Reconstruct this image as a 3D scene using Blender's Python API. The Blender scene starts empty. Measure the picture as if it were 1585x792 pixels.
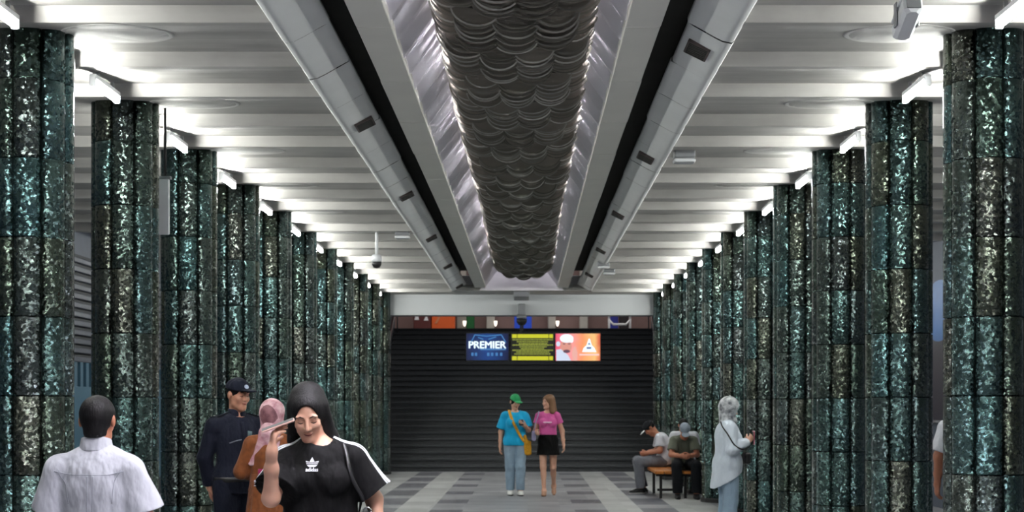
import bpy, math, random
import numpy as np
from mathutils import Vector, Matrix
from mathutils.bvhtree import BVHTree

random.seed(7)
scene = bpy.context.scene
COL = scene.collection
F = 2230.0            # focal length in pixels of the 1585x792 frame
VX, VY = 816.5, 623.5 # vanishing point of the hall
EYE = 1.55
CX = -0.125           # centre line of the hall, left of the camera

# ------------------------------------------------------------------ camera
cam_d = bpy.data.cameras.new('camera')
cam = bpy.data.objects.new('camera', cam_d); COL.objects.link(cam)
cam.location = (0, 0, EYE); cam.rotation_euler = (math.pi/2, 0, 0)
cam_d.sensor_fit = 'HORIZONTAL'; cam_d.sensor_width = 36
cam_d.lens = F/1585*36
cam_d.shift_x = (792.5-VX)/1585
cam_d.shift_y = (VY-396)/1585
cam_d.clip_start = 0.05; cam_d.clip_end = 200
cam_d.dof.use_dof = True; cam_d.dof.focus_distance = 8.5; cam_d.dof.aperture_fstop = 5.0
scene.camera = cam
# ------------------------------------------------------------------ look, world
vs = scene.view_settings
scene.display_settings.display_device = 'sRGB'
vs.view_transform = 'Standard'; vs.look = 'None'; vs.gamma = 1.0; vs.use_curve_mapping = False
vs.exposure = 0.2
LAMP = 270.0           # radiance of the fluorescent tubes
COVE = 540.0            # radiance of the tubes above the chandelier
w = bpy.data.worlds.new('world'); scene.world = w; w.use_nodes = True
w.node_tree.nodes['Background'].inputs[0].default_value = (0.8, 0.85, 1, 1)
w.node_tree.nodes['Background'].inputs[1].default_value = 0.0
try:
    scene.cycles.max_bounces = 6; scene.cycles.diffuse_bounces = 4; scene.cycles.glossy_bounces = 3
    scene.cycles.transparent_max_bounces = 16
    scene.cycles.sample_clamp_indirect = 6.0
    scene.cycles.use_denoising = True
except Exception:
    pass

# ------------------------------------------------------------------ helpers
def lin(c):
    return tuple((x/255/12.92 if x/255 <= 0.04045 else ((x/255+0.055)/1.055)**2.4) for x in c)
def PX(x, z): return (x-VX)*z/F            # world X of pixel column x at depth z
def PZ(y, z): return EYE+(VY-y)*z/F        # world Z of pixel row y at depth z

class NT:
    def __init__(s, name):
        s.m = bpy.data.materials.new(name); s.m.use_nodes = True
        s.t = s.m.node_tree; s.n = s.t.nodes; s.l = s.t.links
        s.b = s.n['Principled BSDF']
    def node(s, typ, **kw):
        x = s.n.new(typ)
        for k, v in kw.items(): setattr(x, k, v)
        return x
    def put(s, sock, v):
        if hasattr(v, 'is_linked') or hasattr(v, 'links'): s.l.new(v, sock)
        else: sock.default_value = v
    def math(s, op, a, b=None, c=None):
        x = s.node('ShaderNodeMath', operation=op); s.put(x.inputs[0], a)
        if b is not None: s.put(x.inputs[1], b)
        if c is not None: s.put(x.inputs[2], c)
        return x.outputs[0]
    def mix(s, f, a, b):
        x = s.node('ShaderNodeMix', data_type='RGBA'); s.put(x.inputs[0], f)
        s.put(x.inputs[6], a if hasattr(a, 'links') else (*a, 1)); s.put(x.inputs[7], b if hasattr(b, 'links') else (*b, 1))
        return x.outputs[2]
    def coord(s, kind='Object'):
        return s.node('ShaderNodeTexCoord').outputs[kind]
    def noise(s, vec, scale, detail=3, rough=.5):
        x = s.node('ShaderNodeTexNoise'); s.l.new(vec, x.inputs['Vector'])
        x.inputs['Scale'].default_value = scale; x.inputs['Detail'].default_value = detail; x.inputs['Roughness'].default_value = rough
        return x.outputs[0]
    def bump(s, h, strength, dist):
        x = s.node('ShaderNodeBump'); s.l.new(h, x.inputs['Height'])
        x.inputs['Strength'].default_value = strength; x.inputs['Distance'].default_value = dist
        s.l.new(x.outputs[0], s.b.inputs['Normal'])
    def base(s, v): s.put(s.b.inputs['Base Color'], v if hasattr(v, 'links') else (*v, 1))
    def rough(s, v): s.put(s.b.inputs['Roughness'], v)

def mat(name, rgb, rough=.6, metal=0., spec=.5, var=.12, scale=6., bump=0., bscale=40.):
    """procedural material: a colour broken up by soft noise, optional fine bump"""
    t = NT(name); c = lin(rgb); v = t.coord()
    n = t.noise(v, scale)
    t.base(t.mix(n, tuple(x*(1-var) for x in c), tuple(min(1, x*(1+var)) for x in c)))
    t.rough(rough); t.b.inputs['Metallic'].default_value = metal
    t.b.inputs['Specular IOR Level'].default_value = spec
    if bump: t.bump(t.noise(v, bscale), bump, .01)
    return t.m
def emit(name, rgb, strength):
    t = NT(name); c = lin(rgb); t.base((0, 0, 0))
    t.b.inputs['Emission Color'].default_value = (*c, 1); t.b.inputs['Emission Strength'].default_value = strength
    return t.m

class MB:
    """collects shapes into ONE mesh object"""
    def __init__(s): s.v = []; s.f = []; s.mi = []; s.sm = []
    def raw(s, verts, faces, mi=0, smooth=False):
        o = len(s.v); s.v += [tuple(map(float, p)) for p in verts]
        for f in faces: s.f.append(tuple(int(i)+o for i in f)); s.mi.append(mi); s.sm.append(smooth)
        return s
    def box(s, x0, x1, y0, y1, z0, z1, mi=0, M=None, bev=0.):
        if bev > 0:
            b = bev; P = []
            for z, i in ((z0, b), (z0+b, 0), (z1-b, 0), (z1, b)):
                for x, y in ((x0+i+b, y0+i), (x1-i-b, y0+i), (x1-i, y0+i+b), (x1-i, y1-i-b), (x1-i-b, y1-i), (x0+i+b, y1-i), (x0+i, y1-i-b), (x0+i, y0+i+b)):
                    P.append((x, y, z))
            Fc = [tuple(range(7, -1, -1)), tuple(range(24, 32))]
            for k in range(3):
                for i in range(8): Fc.append((k*8+i, k*8+(i+1) % 8, k*8+8+(i+1) % 8, k*8+8+i))
        else:
            P = [(x, y, z) for z in (z0, z1) for x, y in ((x0, y0), (x1, y0), (x1, y1), (x0, y1))]
            Fc = [(3, 2, 1, 0), (4, 5, 6, 7), (0, 1, 5, 4), (1, 2, 6, 5), (2, 3, 7, 6), (3, 0, 4, 7)]
        if M is not None: P = [tuple(M @ Vector(p)) for p in P]
        return s.raw(P, Fc, mi)
    def tube(s, pts, r, n=10, mi=0, cap=True, smooth=True):
        pts = [Vector(p) for p in pts]; rs = r if isinstance(r, (list, tuple)) else [r]*len(pts)
        P = []; Fc = []; ref = None
        for i, p in enumerate(pts):
            d = (pts[min(i+1, len(pts)-1)]-pts[max(i-1, 0)]).normalized()
            if ref is None: ref = d.orthogonal().normalized()
            a = (ref-d*ref.dot(d)).normalized(); b = d.cross(a); ref = a
            for k in range(n):
                t = 2*math.pi*k/n; P.append(p+(a*math.cos(t)+b*math.sin(t))*rs[i])
        for i in range(len(pts)-1):
            for k in range(n): Fc.append((i*n+k, i*n+(k+1) % n, (i+1)*n+(k+1) % n, (i+1)*n+k))
        if cap: Fc += [tuple(range(n-1, -1, -1)), tuple(range((len(pts)-1)*n, len(pts)*n))]
        return s.raw(P, Fc, mi, smooth)
    def lathe(s, prof, n=32, c=(0, 0, 0), mi=0, smooth=True):
        P = []; Fc = []; m = len(prof)
        for r, z in prof:
            for k in range(n): t = 2*math.pi*k/n; P.append((c[0]+r*math.cos(t), c[1]+r*math.sin(t), c[2]+z))
        for i in range(m-1):
            for k in range(n): Fc.append((i*n+k, i*n+(k+1) % n, (i+1)*n+(k+1) % n, (i+1)*n+k))
        if prof[0][0] > 1e-6: Fc.append(tuple(range(n-1, -1, -1)))
        if prof[-1][0] > 1e-6: Fc.append(tuple(range((m-1)*n, m*n)))
        return s.raw(P, Fc, mi, smooth)
    def sweep(s, prof, ys, mi=0, smooth=False, closed=False):
        """profile of (x, z) points carried along y"""
        m = len(prof); P = [(x, y, z) for y in ys for x, z in prof]; Fc = []
        for i in range(len(ys)-1):
            for k in range(m if closed else m-1):
                Fc.append((i*m+k, i*m+(k+1) % m, (i+1)*m+(k+1) % m, (i+1)*m+k))
        if closed: Fc += [tuple(range(m)), tuple(range(len(ys)*m-1, (len(ys)-1)*m-1, -1))]
        return s.raw(P, Fc, mi, smooth)
    def prism(s, outline, d0, d1, axes='xz', mi=0):
        """flat outline given thickness; axes 'xz' -> thickness along y"""
        n = len(outline)
        def p(a, b, d): return {'xz': (a, d, b), 'yz': (d, a, b), 'xy': (a, b, d)}[axes]
        P = [p(a, b, d) for d in (d0, d1) for a, b in outline]
        Fc = [tuple(range(n)), tuple(range(2*n-1, n-1, -1))]+[(i, i+n, (i+1) % n+n, (i+1) % n) for i in range(n)]
        return s.raw(P, Fc, mi)
    def build(s, name, mats, parent=None, loc=(0, 0, 0)):
        me = bpy.data.meshes.new(name); me.from_pydata(s.v, [], s.f)
        for m in (mats if isinstance(mats, (list, tuple)) else [mats]): me.materials.append(m)
        me.polygons.foreach_set('material_index', s.mi); me.polygons.foreach_set('use_smooth', s.sm)
        me.update(); o = bpy.data.objects.new(name, me); COL.objects.link(o); o.location = loc
        if parent is not None: o.parent = parent
        return o
def fixn(o):
    import bmesh
    b = bmesh.new(); b.from_mesh(o.data); bmesh.ops.recalc_face_normals(b, faces=b.faces); b.to_mesh(o.data); b.free(); return o
def tag(o, label, cat, group=None):
    o['label'] = label; o['category'] = cat
    if group: o['group'] = group
    return o
def struct(o): o['kind'] = 'structure'; return o
def empty(name, loc=(0, 0, 0), rz=0.):
    o = bpy.data.objects.new(name, None); COL.objects.link(o); o.location = loc; o.rotation_euler = (0, 0, rz); o.empty_display_size = .1
    return o
def copy_tree(o, parent=None):
    c = o.copy(); COL.objects.link(c)
    if parent is not None: c.parent = parent
    for ch in list(o.children): copy_tree(ch, c)
    return c
def text_mesh(txt, size, width=None):
    cu = bpy.data.curves.new('lettering', 'FONT'); cu.body = txt; cu.size = size; cu.align_x = 'CENTER'; cu.align_y = 'CENTER'
    o = bpy.data.objects.new('lettering', cu); COL.objects.link(o)
    dg = bpy.context.evaluated_depsgraph_get(); me = o.evaluated_get(dg).to_mesh()
    V = [tuple(v.co) for v in me.vertices]; Fc = [tuple(p.vertices) for p in me.polygons]
    o.evaluated_get(dg).to_mesh_clear(); bpy.data.objects.remove(o); bpy.data.curves.remove(cu)
    if width:
        xs = [v[0] for v in V]; k = width/(max(xs)-min(xs)); cx = (max(xs)+min(xs))/2
        V = [((v[0]-cx)*k, v[1], v[2]) for v in V]
    return V, Fc
ORD = ['first', 'second', 'third', 'fourth', 'fifth', 'sixth', 'seventh', 'eighth', 'ninth', 'tenth', 'eleventh']

# ------------------------------------------------------------------ measures of the hall
Z0, SP = 9.465, 2.194            # depth of the first column in view, spacing
COLZ = [Z0+SP*i for i in range(11)]
HC = EYE+2.39                    # lower edge of the ceiling ribs
XC = 3.13                        # column centres from the centre line
BACK, END = -13.0, 31.75
STAIR0 = 32.6

# ------------------------------------------------------------------ materials of the setting
def ceiling_mat():
    t = NT('painted_plaster'); v = t.coord()
    a = t.noise(v, 1.3, 5, .6)
    mp = t.node('ShaderNodeMapping'); t.l.new(v, mp.inputs['Vector']); mp.inputs['Scale'].default_value = (.5, 4, 1)
    b = t.noise(mp.outputs[0], 1.5, 4, .6)
    k = t.math('MULTIPLY', a, b); k = t.math('MULTIPLY', k, 2.2)
    t.base(t.mix(k, lin((134, 132, 128)), lin((178, 176, 172)))); t.rough(.55); t.bump(b, .15, .02)
    return t.m
M_ceil = ceiling_mat()
M_duct = mat('duct_panel_paint', (216, 218, 217), .45, var=.08, scale=3)
M_soffit = mat('soffit_board', (226, 224, 215), .6, var=.08, scale=2)
M_slot = mat('dark_slot_lining', (52, 52, 48), .9, var=.3, scale=5)
M_vault = mat('lavender_white_pleated_sheet', (228, 224, 229), .45, var=.06, scale=3)
M_beam = mat('white_beam_paint', (192, 195, 197), .5, var=.05, scale=1)
M_wall = mat('dark_wall_cladding', (60, 66, 78), .6, var=.2)
M_black = mat('matt_black', (18, 18, 19), .6)
M_white = mat('white_plastic', (215, 217, 220), .4, var=.03)
M_grey = mat('grey_metal', (130, 132, 135), .4, metal=.3, var=.05)
M_vent = mat('brown_vent_grille', (84, 74, 72), .7, var=.2, scale=20)
M_tube = emit('fluorescent_tube', (251, 253, 248), LAMP)
M_cove = emit('cove_tube', (246, 243, 252), COVE)

def floor_mat():
    t = NT('granite_floor_tiles'); g = t.node('ShaderNodeNewGeometry').outputs['Position']
    sx = t.node('ShaderNodeSeparateXYZ'); t.l.new(g, sx.inputs[0])
    u = t.math('ABSOLUTE', t.math('SUBTRACT', sx.outputs[0], CX))
    ph = t.math('FRACT', t.math('ADD', t.math('DIVIDE', t.math('SUBTRACT', sx.outputs[1], Z0+.08), SP), 100.5))
    dz = t.math('MULTIPLY', t.math('ABSOLUTE', t.math('SUBTRACT', ph, .5)), SP)   # distance from the column axis
    def band(x, a, b): return t.math('MULTIPLY', t.math('GREATER_THAN', x, a), t.math('LESS_THAN', x, b))
    big = t.math('MULTIPLY', band(u, 1.78, 2.29), t.math('LESS_THAN', dz, .74))
    small = t.math('MULTIPLY', band(u, .81, 1.28), t.math('LESS_THAN', dz, .42))
    light = t.math('ADD', band(u, 1.28, 1.78), band(u, 2.29, 2.95))
    pale = t.math('MULTIPLY', t.math('LESS_THAN', u, .81), band(dz, .3, .42))
    n = t.noise(g, 55, 3, .7); n2 = t.noise(g, 1.1, 2)
    # every slab has its own tone
    wn = t.node('ShaderNodeTexWhiteNoise', noise_dimensions='2D'); cb = t.node('ShaderNodeCombineXYZ')
    t.l.new(t.math('FLOOR', t.math('DIVIDE', sx.outputs[0], .485)), cb.inputs[0]); t.l.new(t.math('FLOOR', t.math('DIVIDE', sx.outputs[1], .73)), cb.inputs[1])
    t.l.new(cb.outputs[0], wn.inputs['Vector'])
    c = t.mix(light, lin((140, 142, 146)), lin((172, 174, 173)))
    c = t.mix(pale, c, lin((162, 164, 165)))
    c = t.mix(t.math('MINIMUM', t.math('ADD', big, small), 1.), c, lin((84, 86, 95)))
    k = t.math('ADD', t.math('MULTIPLY', wn.outputs[0], .28), t.math('ADD', t.math('MULTIPLY', n, .3), t.math('MULTIPLY', n2, .3)))
    c = t.mix(t.math('SUBTRACT', k, .25), c, (.06, .062, .07))
    t.base(c); t.rough(t.math('ADD', t.math('MULTIPLY', n2, .2), .3)); t.b.inputs['Specular IOR Level'].default_value = .22
    t.bump(n, .05, .004)
    return t.m
M_floor = floor_mat()

# ------------------------------------------------------------------ floor, walls
struct(MB().box(-7, 7, BACK, STAIR0+.6, -.2, 0).build('floor', M_floor))
def ribbed(x, sgn):
    m = MB(); m.box(min(x, x+sgn*.2), max(x, x+sgn*.2), BACK, 33, 0, HC+.4)
    return m
wl = struct(ribbed(-6.35, -1).build('wall_left', M_wall)); wr_ = struct(ribbed(6.1, 1).build('wall_right', M_wall))
struct(MB().box(-6.6, 6.3, BACK-.2, BACK, 0, HC+.4).build('wall_back', M_beam))
for s, nm in ((-1, 'wall_end_left'), (1, 'wall_end_right')):
    a, b = sorted((CX+s*3.55, CX+s*6.4)); struct(MB().box(a, b, STAIR0, STAIR0+.3, 0, HC+.1).build(nm, M_wall))

# ------------------------------------------------------------------ ribbed ceiling
RZ = []   # ribs: saw-tooth profile along the hall, low edge just before each column and again mid-bay
k = -12
while True:
    a = Z0-.41+SP*k; b = a+1.185
    if a > END-.5: break
    RZ += [(a, b), (b, a+SP)]; k += 1
def ceiling_profile():
    P = []
    for a, b in RZ:
        if b < BACK or a > END-.3: continue
        L = b-a
        P += [(a, HC), (a+.10, HC+.004), (a+.35*L, HC+.035), (a+.7*L, HC+.072), (b-.06, HC+.092)]
    P = [p for p in P if BACK <= p[0] <= END]
    return [(BACK, HC+.05)]+P+[(END, HC)]
PR = ceiling_profile()
for s, nm in ((-1, 'ceiling_left'), (1, 'ceiling_right')):
    m = MB(); x0, x1 = CX+s*1.47, CX+s*6.5
    V = []; Fc = []
    for y, z in PR: V += [(x0, y, z), (x1, y, z)]
    for i in range(len(PR)-1): Fc.append((2*i, 2*i+1, 2*i+3, 2*i+2) if s < 0 else (2*i, 2*i+2, 2*i+3, 2*i+1))
    n = len(V)
    V += [(x0, BACK, HC+.4), (x1, BACK, HC+.4), (x0, END, HC+.4), (x1, END, HC+.4)]
    Fc += [(n, n+1, n+3, n+2)]
    m.raw(V, Fc); o = m.build(nm, M_ceil); struct(o)
# duct panels (curved), slots, flat soffits, pleated vault
ys_d = []
y = BACK
while y < 30.6: ys_d += [y, y+1.072, y+1.075]; y += 1.085
for s, nm in ((-1, 'left'), (1, 'right')):
    def X(u): return CX+s*u
    m = MB()
    y = BACK; j = 0
    while y < 30.5:                   # panel by panel, joints a few mm open and not quite in line
        e = random.uniform(-.006, .006); d = random.uniform(-.007, .007); y1 = min(y+1.07, 30.6)
        prof = [(1.50, HC+.12), (1.497, HC+.01), (1.48, HC-.008), (1.42, HC+.004), (1.36, HC+.034), (1.29, HC+.074), (1.23, HC+.108), (1.19+d, HC+.13), (1.188+d, HC+.16), (1.25, HC+.2)]
        m.sweep([(X(u), z+e*.5) for u, z in prof], [y, y1-.008], smooth=True); y = y1+.004
    struct(fixn(m.build('trim_duct_'+nm, M_duct)))
    struct(fixn(MB().sweep([(X(1.30), HC+.18), (X(1.30), HC+.42), (X(.95), HC+.42), (X(.95), HC+.12)], [BACK, 30.6]).build('trim_slot_'+nm, M_slot)))
    m = MB(); y = BACK
    while y < 30.5:
        e = random.uniform(-.004, .004); y1 = min(y+1.6, 30.6)
        m.box(*sorted((X(.995+e), X(.76))), y, y1-.006, HC+.06, HC+.13, bev=.006); y = y1
    struct(m.build('trim_soffit_'+nm, M_soffit))
    V = []; Fc = []; n = 0; y = BACK; pitch = .13; k = 0
    while y < 30.6:
        d = .045 if k % 4 in (1, 2) else 0.
        for u, z in ((.765, HC+.07), (.06, HC+1.05)): V.append((X(u)+s*d*.8, y, z+d*.6))
        y += pitch*(.35 if k % 2 else 1.6); k += 1
    for i in range(len(V)//2-1): Fc.append((2*i, 2*i+1, 2*i+3, 2*i+2))
    m = MB().raw(V, Fc); struct(fixn(m.build('ceiling_vault_'+nm, M_vault)))
struct(MB().box(CX-.12, CX+.12, BACK, 30.6, HC+1.03, HC+1.08).build('ceiling_vault_ridge', M_vault))
# far end of the vault and the white beam above the stairs
struct(MB().raw([(CX-.9, 30.56, HC-.0), (CX+.9, 30.56, HC-.0), (CX+.1, 30.56, HC+1.1), (CX-.1, 30.56, HC+1.1)], [(0, 1, 2, 3)]).build('wall_vault_end', M_vault))
struct(MB().box(CX-1.5, CX+1.5, 30.6, END, HC-.004, HC+.12).build('ceiling_end', M_ceil))
struct(MB().box(-6.6, 6.3, END, END+.5, EYE+1.935, HC+.42, bev=.01).build('trim_beam', M_beam))
struct(MB().box(-6.6, 6.3, END-.03, END+.05, EYE+2.30, EYE+2.325).build('trim_beam_moulding', M_beam))
struct(MB().box(PX(795, 31.2), PX(819, 31.2), 30.7, END, EYE+2.26, HC-.005, bev=.01).build('trim_cable_box', M_grey))

# ------------------------------------------------------------------ glass columns
def glass_mat():
    t = NT('cast_green_glass'); v = t.coord(); rnd = t.node('ShaderNodeObjectInfo').outputs['Random']
    sx = t.node('ShaderNodeSeparateXYZ'); t.l.new(v, sx.inputs[0])
    pid = t.math('FLOOR', t.math('DIVIDE', t.math('SUBTRACT', sx.outputs[2], .07), .509))
    cb = t.node('ShaderNodeCombineXYZ'); t.l.new(t.math('MULTIPLY', rnd, 917.), cb.inputs[0]); t.l.new(pid, cb.inputs[1])
    wn = t.node('ShaderNodeTexWhiteNoise', noise_dimensions='2D'); t.l.new(cb.outputs[0], wn.inputs['Vector'])
    ramp = t.node('ShaderNodeValToRGB'); t.l.new(wn.outputs[0], ramp.inputs[0]); e = ramp.color_ramp.elements
    cols = [(0, (70, 90, 89)), (.2, (80, 102, 100)), (.4, (82, 90, 78)), (.55, (90, 93, 86)), (.7, (76, 104, 105)), (.85, (82, 89, 88)), (1, (76, 93, 85))]
    e[0].position, e[0].color = 0, (*lin(cols[0][1]), 1); e[1].position, e[1].color = 1, (*lin(cols[-1][1]), 1)
    for p, c in cols[1:-1]: q = e.new(p); q.color = (*lin(c), 1)
    off = t.node('ShaderNodeVectorMath', operation='ADD'); t.l.new(v, off.inputs[0])
    cb2 = t.node('ShaderNodeCombineXYZ'); t.l.new(t.math('MULTIPLY', rnd, 37.), cb2.inputs[2]); t.l.new(cb2.outputs[0], off.inputs[1])
    V = off.outputs[0]
    vo = t.node('ShaderNodeTexVoronoi', feature='F1'); t.l.new(V, vo.inputs['Vector']); vo.inputs['Scale'].default_value = 60
    n1 = t.noise(V, 30, 4, .65); n2 = t.noise(V, 85, 2, .6)
    # crumpled facets: every cell of the cast surface leans its own way
    gn = t.node('ShaderNodeNewGeometry').outputs['Normal']
    sb = t.node('ShaderNodeVectorMath', operation='SUBTRACT'); t.l.new(vo.outputs['Color'], sb.inputs[0]); sb.inputs[1].default_value = (.5, .5, .36)
    ml = t.node('ShaderNodeVectorMath', operation='MULTIPLY'); t.l.new(sb.outputs[0], ml.inputs[0]); ml.inputs[1].default_value = (.5, .5, 2.2)
    ad = t.node('ShaderNodeVectorMath', operation='ADD'); t.l.new(ml.outputs[0], ad.inputs[0]); t.l.new(gn, ad.inputs[1])
    nm = t.node('ShaderNodeVectorMath', operation='NORMALIZE'); t.l.new(ad.outputs[0], nm.inputs[0])
    h = t.math('ADD', t.math('MULTIPLY', n1, 1.0), t.math('MULTIPLY', n2, .3))
    t.bump(h, .8, .008)
    bn = [x for x in t.n if x.bl_idname == 'ShaderNodeBump'][0]; t.l.new(nm.outputs[0], bn.inputs['Normal'])
    bub = t.math('POWER', t.math('SUBTRACT', 1., t.math('MINIMUM', vo.outputs['Distance'], 1.)), 5.)
    t.base(t.mix(t.math('MULTIPLY', bub, t.math('MULTIPLY', n1, .35)), ramp.outputs[0], lin((120, 150, 144))))
    t.rough(.13); t.b.inputs['Metallic'].default_value = .94; t.b.inputs['Specular IOR Level'].default_value = .6; t.b.inputs['IOR'].default_value = 1.55
    return t.m
M_glass = glass_mat()
M_joint = mat('dark_glass_joint', (14, 18, 18), .5)
def make_column():
    root = empty('glass_column')
    top = HC-.0; zs = [.07]
    seams = [.07+.509*i for i in range(1, 8)]
    rows = [(.07, 0)]
    for z in seams:
        if z < top-.05: rows += [(z-.006, 0), (z-.003, .012), (z+.003, .012), (z+.006, 0)]
    rows += [(top+.03, 0)]
    prof = []
    for i in range(11):
        a = math.radians(-22.1+44.2*i/10); t = i/10
        r = .232+.034*math.sqrt(max(0, 1-(2*t-1)**2))
        prof.append((r*math.sin(a), -r*math.cos(a)))
    V = []; Fc = []; m = len(prof)
    for z, ins in rows:
        for x, y in prof: q = 1-ins/math.hypot(x, y); V.append((x*q, y*q, z))
    for i in range(len(rows)-1):
        for k in range(m-1): Fc.append((i*m+k, i*m+k+1, (i+1)*m+k+1, (i+1)*m+k))
    V2 = [(.13*math.sin(a), -.13*math.cos(a), z) for z in (.07, top+.03) for a in (math.radians(-22.1), math.radians(22.1))]
    o = len(V); V += V2; n = len(rows)
    Fc += [(0, o, o+1)+tuple(range(m-1, 0, -1)), tuple((n-1)*m+i for i in range(m))+(o+3, o+2)]
    Fc += [tuple([o]+[i*m for i in range(n)]+[o+2])[::1], tuple([o+1, o+3]+[i*m+m-1 for i in range(n-1, -1, -1)])]
    for k in range(8):
        st = MB().raw(V, Fc, 0, False).build('glass_stave', M_glass, root) if k == 0 else bpy.data.objects.new('glass_stave', st.data)
        if k: COL.objects.link(st); st.parent = root
        else:
            for p in st.data.polygons: p.use_smooth = len(p.vertices) == 4 and p.index < (n-1)*(m-1)
        st.rotation_euler.z = math.radians(45*k)
    MB().lathe([(.2, .02), (.2, top+.02)], 16).build('core', M_joint, root)
    MB().lathe([(.285, 0), (.285, .05), (.265, .075), (.15, .075)], 8, smooth=False).build('plinth', M_black, root)
    return root
col0 = make_column()
first = True
for s, side in ((-1, 'left'), (1, 'right')):
    for i, z in enumerate(COLZ):
        o = col0 if first else copy_tree(col0); first = False
        o.location = (CX+s*XC, z, 0); o.rotation_euler.z = math.radians(11 if s < 0 else -11)+math.radians(45*((i*3+(s > 0)) % 8))
        tag(o, 'dark green fluted glass column, %s from the front in the %s row' % (ORD[i], side), 'column', 'green glass columns of the %s row' % side)
# ------------------------------------------------------------------ fluorescent lamps
def make_lamp(L):
    root = empty('tube_lamp'); m = MB()
    m.box(-.028, .028, -L/2, L/2, .026, .066, bev=.006); m.build('housing', M_white, root)
    for e in (-1, 1): MB().box(-.024, .024, e*L/2-.012, e*L/2+.012, -.022, .05, bev=.004).build('end_cap', M_white, root)
    MB().tube([(0, -L/2+.014, 0), (0, L/2-.014, 0)], .019, 12).build('tube', M_tube, root)
    for yy in (-L*.3, L*.3): MB().box(-.012, .012, yy-.01, yy+.01, .06, .115).build('bracket', M_grey, root)
    return root
lampA, lampB = make_lamp(.62), make_lamp(.32)
fa = fb = True
for s, side in ((-1, 'left'), (1, 'right')):
    for i in range(-1, 11):
        z = Z0+SP*i
        o = lampA if fa else copy_tree(lampA); fa = False
        o.location = (CX+s*3.02, z-.93, HC-.075)
        tag(o, ('bright tube lamp before the %s glass column of the %s row' % (ORD[i], side)) if i >= 0 else 'bright tube lamp under the %s ceiling, nearest to the viewer' % side, 'lamp', 'tube lamps in front of the columns')
        o2 = lampB if fb else copy_tree(lampB); fb = False
        o2.location = (CX+s*3.09, z+.535, HC-.03)
        tag(o2, ('short tube lamp behind the %s glass column of the %s row' % (ORD[i], side)) if i >= 0 else 'short tube lamp under the %s ceiling, nearest to the viewer' % side, 'lamp', 'tube lamps behind the columns')
# ------------------------------------------------------------------ round ceiling covers, vents, ceiling devices
M_disc = mat('white_cover_paint', (205, 204, 200), .7, spec=.2, var=.05, scale=3)
def make_disc():
    root = empty('ceiling_cover'); MB().lathe([(.0, .0), (.325, .0), (.33, .01), (.33, .05), (0, .05)], 40, smooth=False).build('plate', M_disc, root)
    MB().lathe([(.325, -.002), (.345, -.005), (.36, .0), (.36, .05), (.325, .05), (.325, -.002)], 40).build('rim', M_disc, root); return root
dc = make_disc(); fd = True
for s, side in ((-1, 'left'), (1, 'right')):
    for i in range(11):
        o = dc if fd else copy_tree(dc); fd = False
        o.location = (CX+s*2.56, COLZ[i]-.02, HC+.031); o.rotation_euler.x = math.radians(4.6); tag(o, 'round white cover on the ceiling beside the %s glass column of the %s row' % (ORD[i], side), 'ceiling cover', 'round ceiling covers')
def make_vent(s):
    root = empty('air_vent'); a = .46*s
    M = Matrix.Rotation(a, 4, 'Y')
    MB().box(-.085, .085, -.15, .15, -.008, .02, M=M, bev=.004).build('frame', M_vent, root)
    m = MB()
    for k in range(7): m.box(-.07, .07, -.135+.04*k, -.115+.04*k, -.013, .0, M=M)
    m.build('slat', M_slot, root); return root
for s, side, z1 in ((-1, 'left', 12.65), (1, 'right', 10.0)):
    v = make_vent(s)
    for k in range(5):
        o = v if k == 0 else copy_tree(v); o.location = (CX+s*1.30, z1+4.39*k, HC+.052)
        tag(o, 'brown rectangular vent in the %s curved ceiling duct, %s from the front' % (side, ORD[k]), 'vent', 'brown vents in the ceiling ducts')
# surveillance cameras on drop rods
root = empty('surveillance_camera', (PX(1403, 8.3), 8.3, 0)); zc = PZ(34, 8.3)
MB().tube([(0, 0, HC+.09), (0, 0, zc+.06)], .03, 14).build('drop_rod', M_white, root)
MB().lathe([(0, .0), (.05, 0), (.055, .02), (.03, .03), (0, .03)], 20, (0, 0, HC+.055)).build('ceiling_rose', M_white, root)
Mx = Matrix.Translation((0, 0, zc)) @ Matrix.Rotation(math.radians(-22), 4, 'X')
MB().box(-.055, .055, -.17, .13, -.045, .06, M=Mx, bev=.02).build('housing', M_white, root)
MB().box(-.04, .04, -.176, -.168, -.03, .02, M=Mx).build('lens_window', M_grey, root)
MB().box(-.062, .062, -.2, .10, .06, .07, M=Mx, bev=.004).build('sunshade', M_white, root)
for e in (-1, 1): MB().box(e*.062-.005, e*.062+.005, -.03, .03, -.03, .11, M=Matrix.Translation((0, 0, zc)), bev=.003).build('yoke_arm', M_grey, root)
tag(root, 'white box camera on a short rod under the right ceiling near the front', 'surveillance camera')
root = empty('surveillance_camera', (PX(583, 20.4), 20.4, 0)); zc = PZ(403, 20.4)
MB().tube([(0, 0, HC+.09), (0, 0, zc+.05)], .022, 12).build('drop_rod', M_white, root)
MB().lathe([(0, .09), (.06, .08), (.075, .03), (.075, -.02), (0, -.02)], 22, (0, 0, zc)).build('housing', M_white, root)
MB().lathe([(.068, -.02), (.066, -.06), (.045, -.1), (0, -.115)], 22, (0, 0, zc)).build('dome', M_black, root)
tag(root, 'dome camera with black glass hanging on a white rod from the left ceiling', 'surveillance camera')
root = empty('surveillance_camera', (PX(807.5, 31.4), 31.4, 0))
MB().box(-.085, .085, .1, .32, PZ(489, 31.4), PZ(469, 31.4), bev=.02).build('bracket', M_grey, root)
MB().lathe([(0, .09), (.09, .09), (.11, .03), (.11, -.0), (0, 0)], 22, (0, .08, PZ(492, 31.4))).build('housing', M_grey, root)
MB().lathe([(.115, 0), (.11, -.07), (.07, -.13), (0, -.15)], 22, (0, .08, PZ(493, 31.4))).build('dome', M_black, root)
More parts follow.
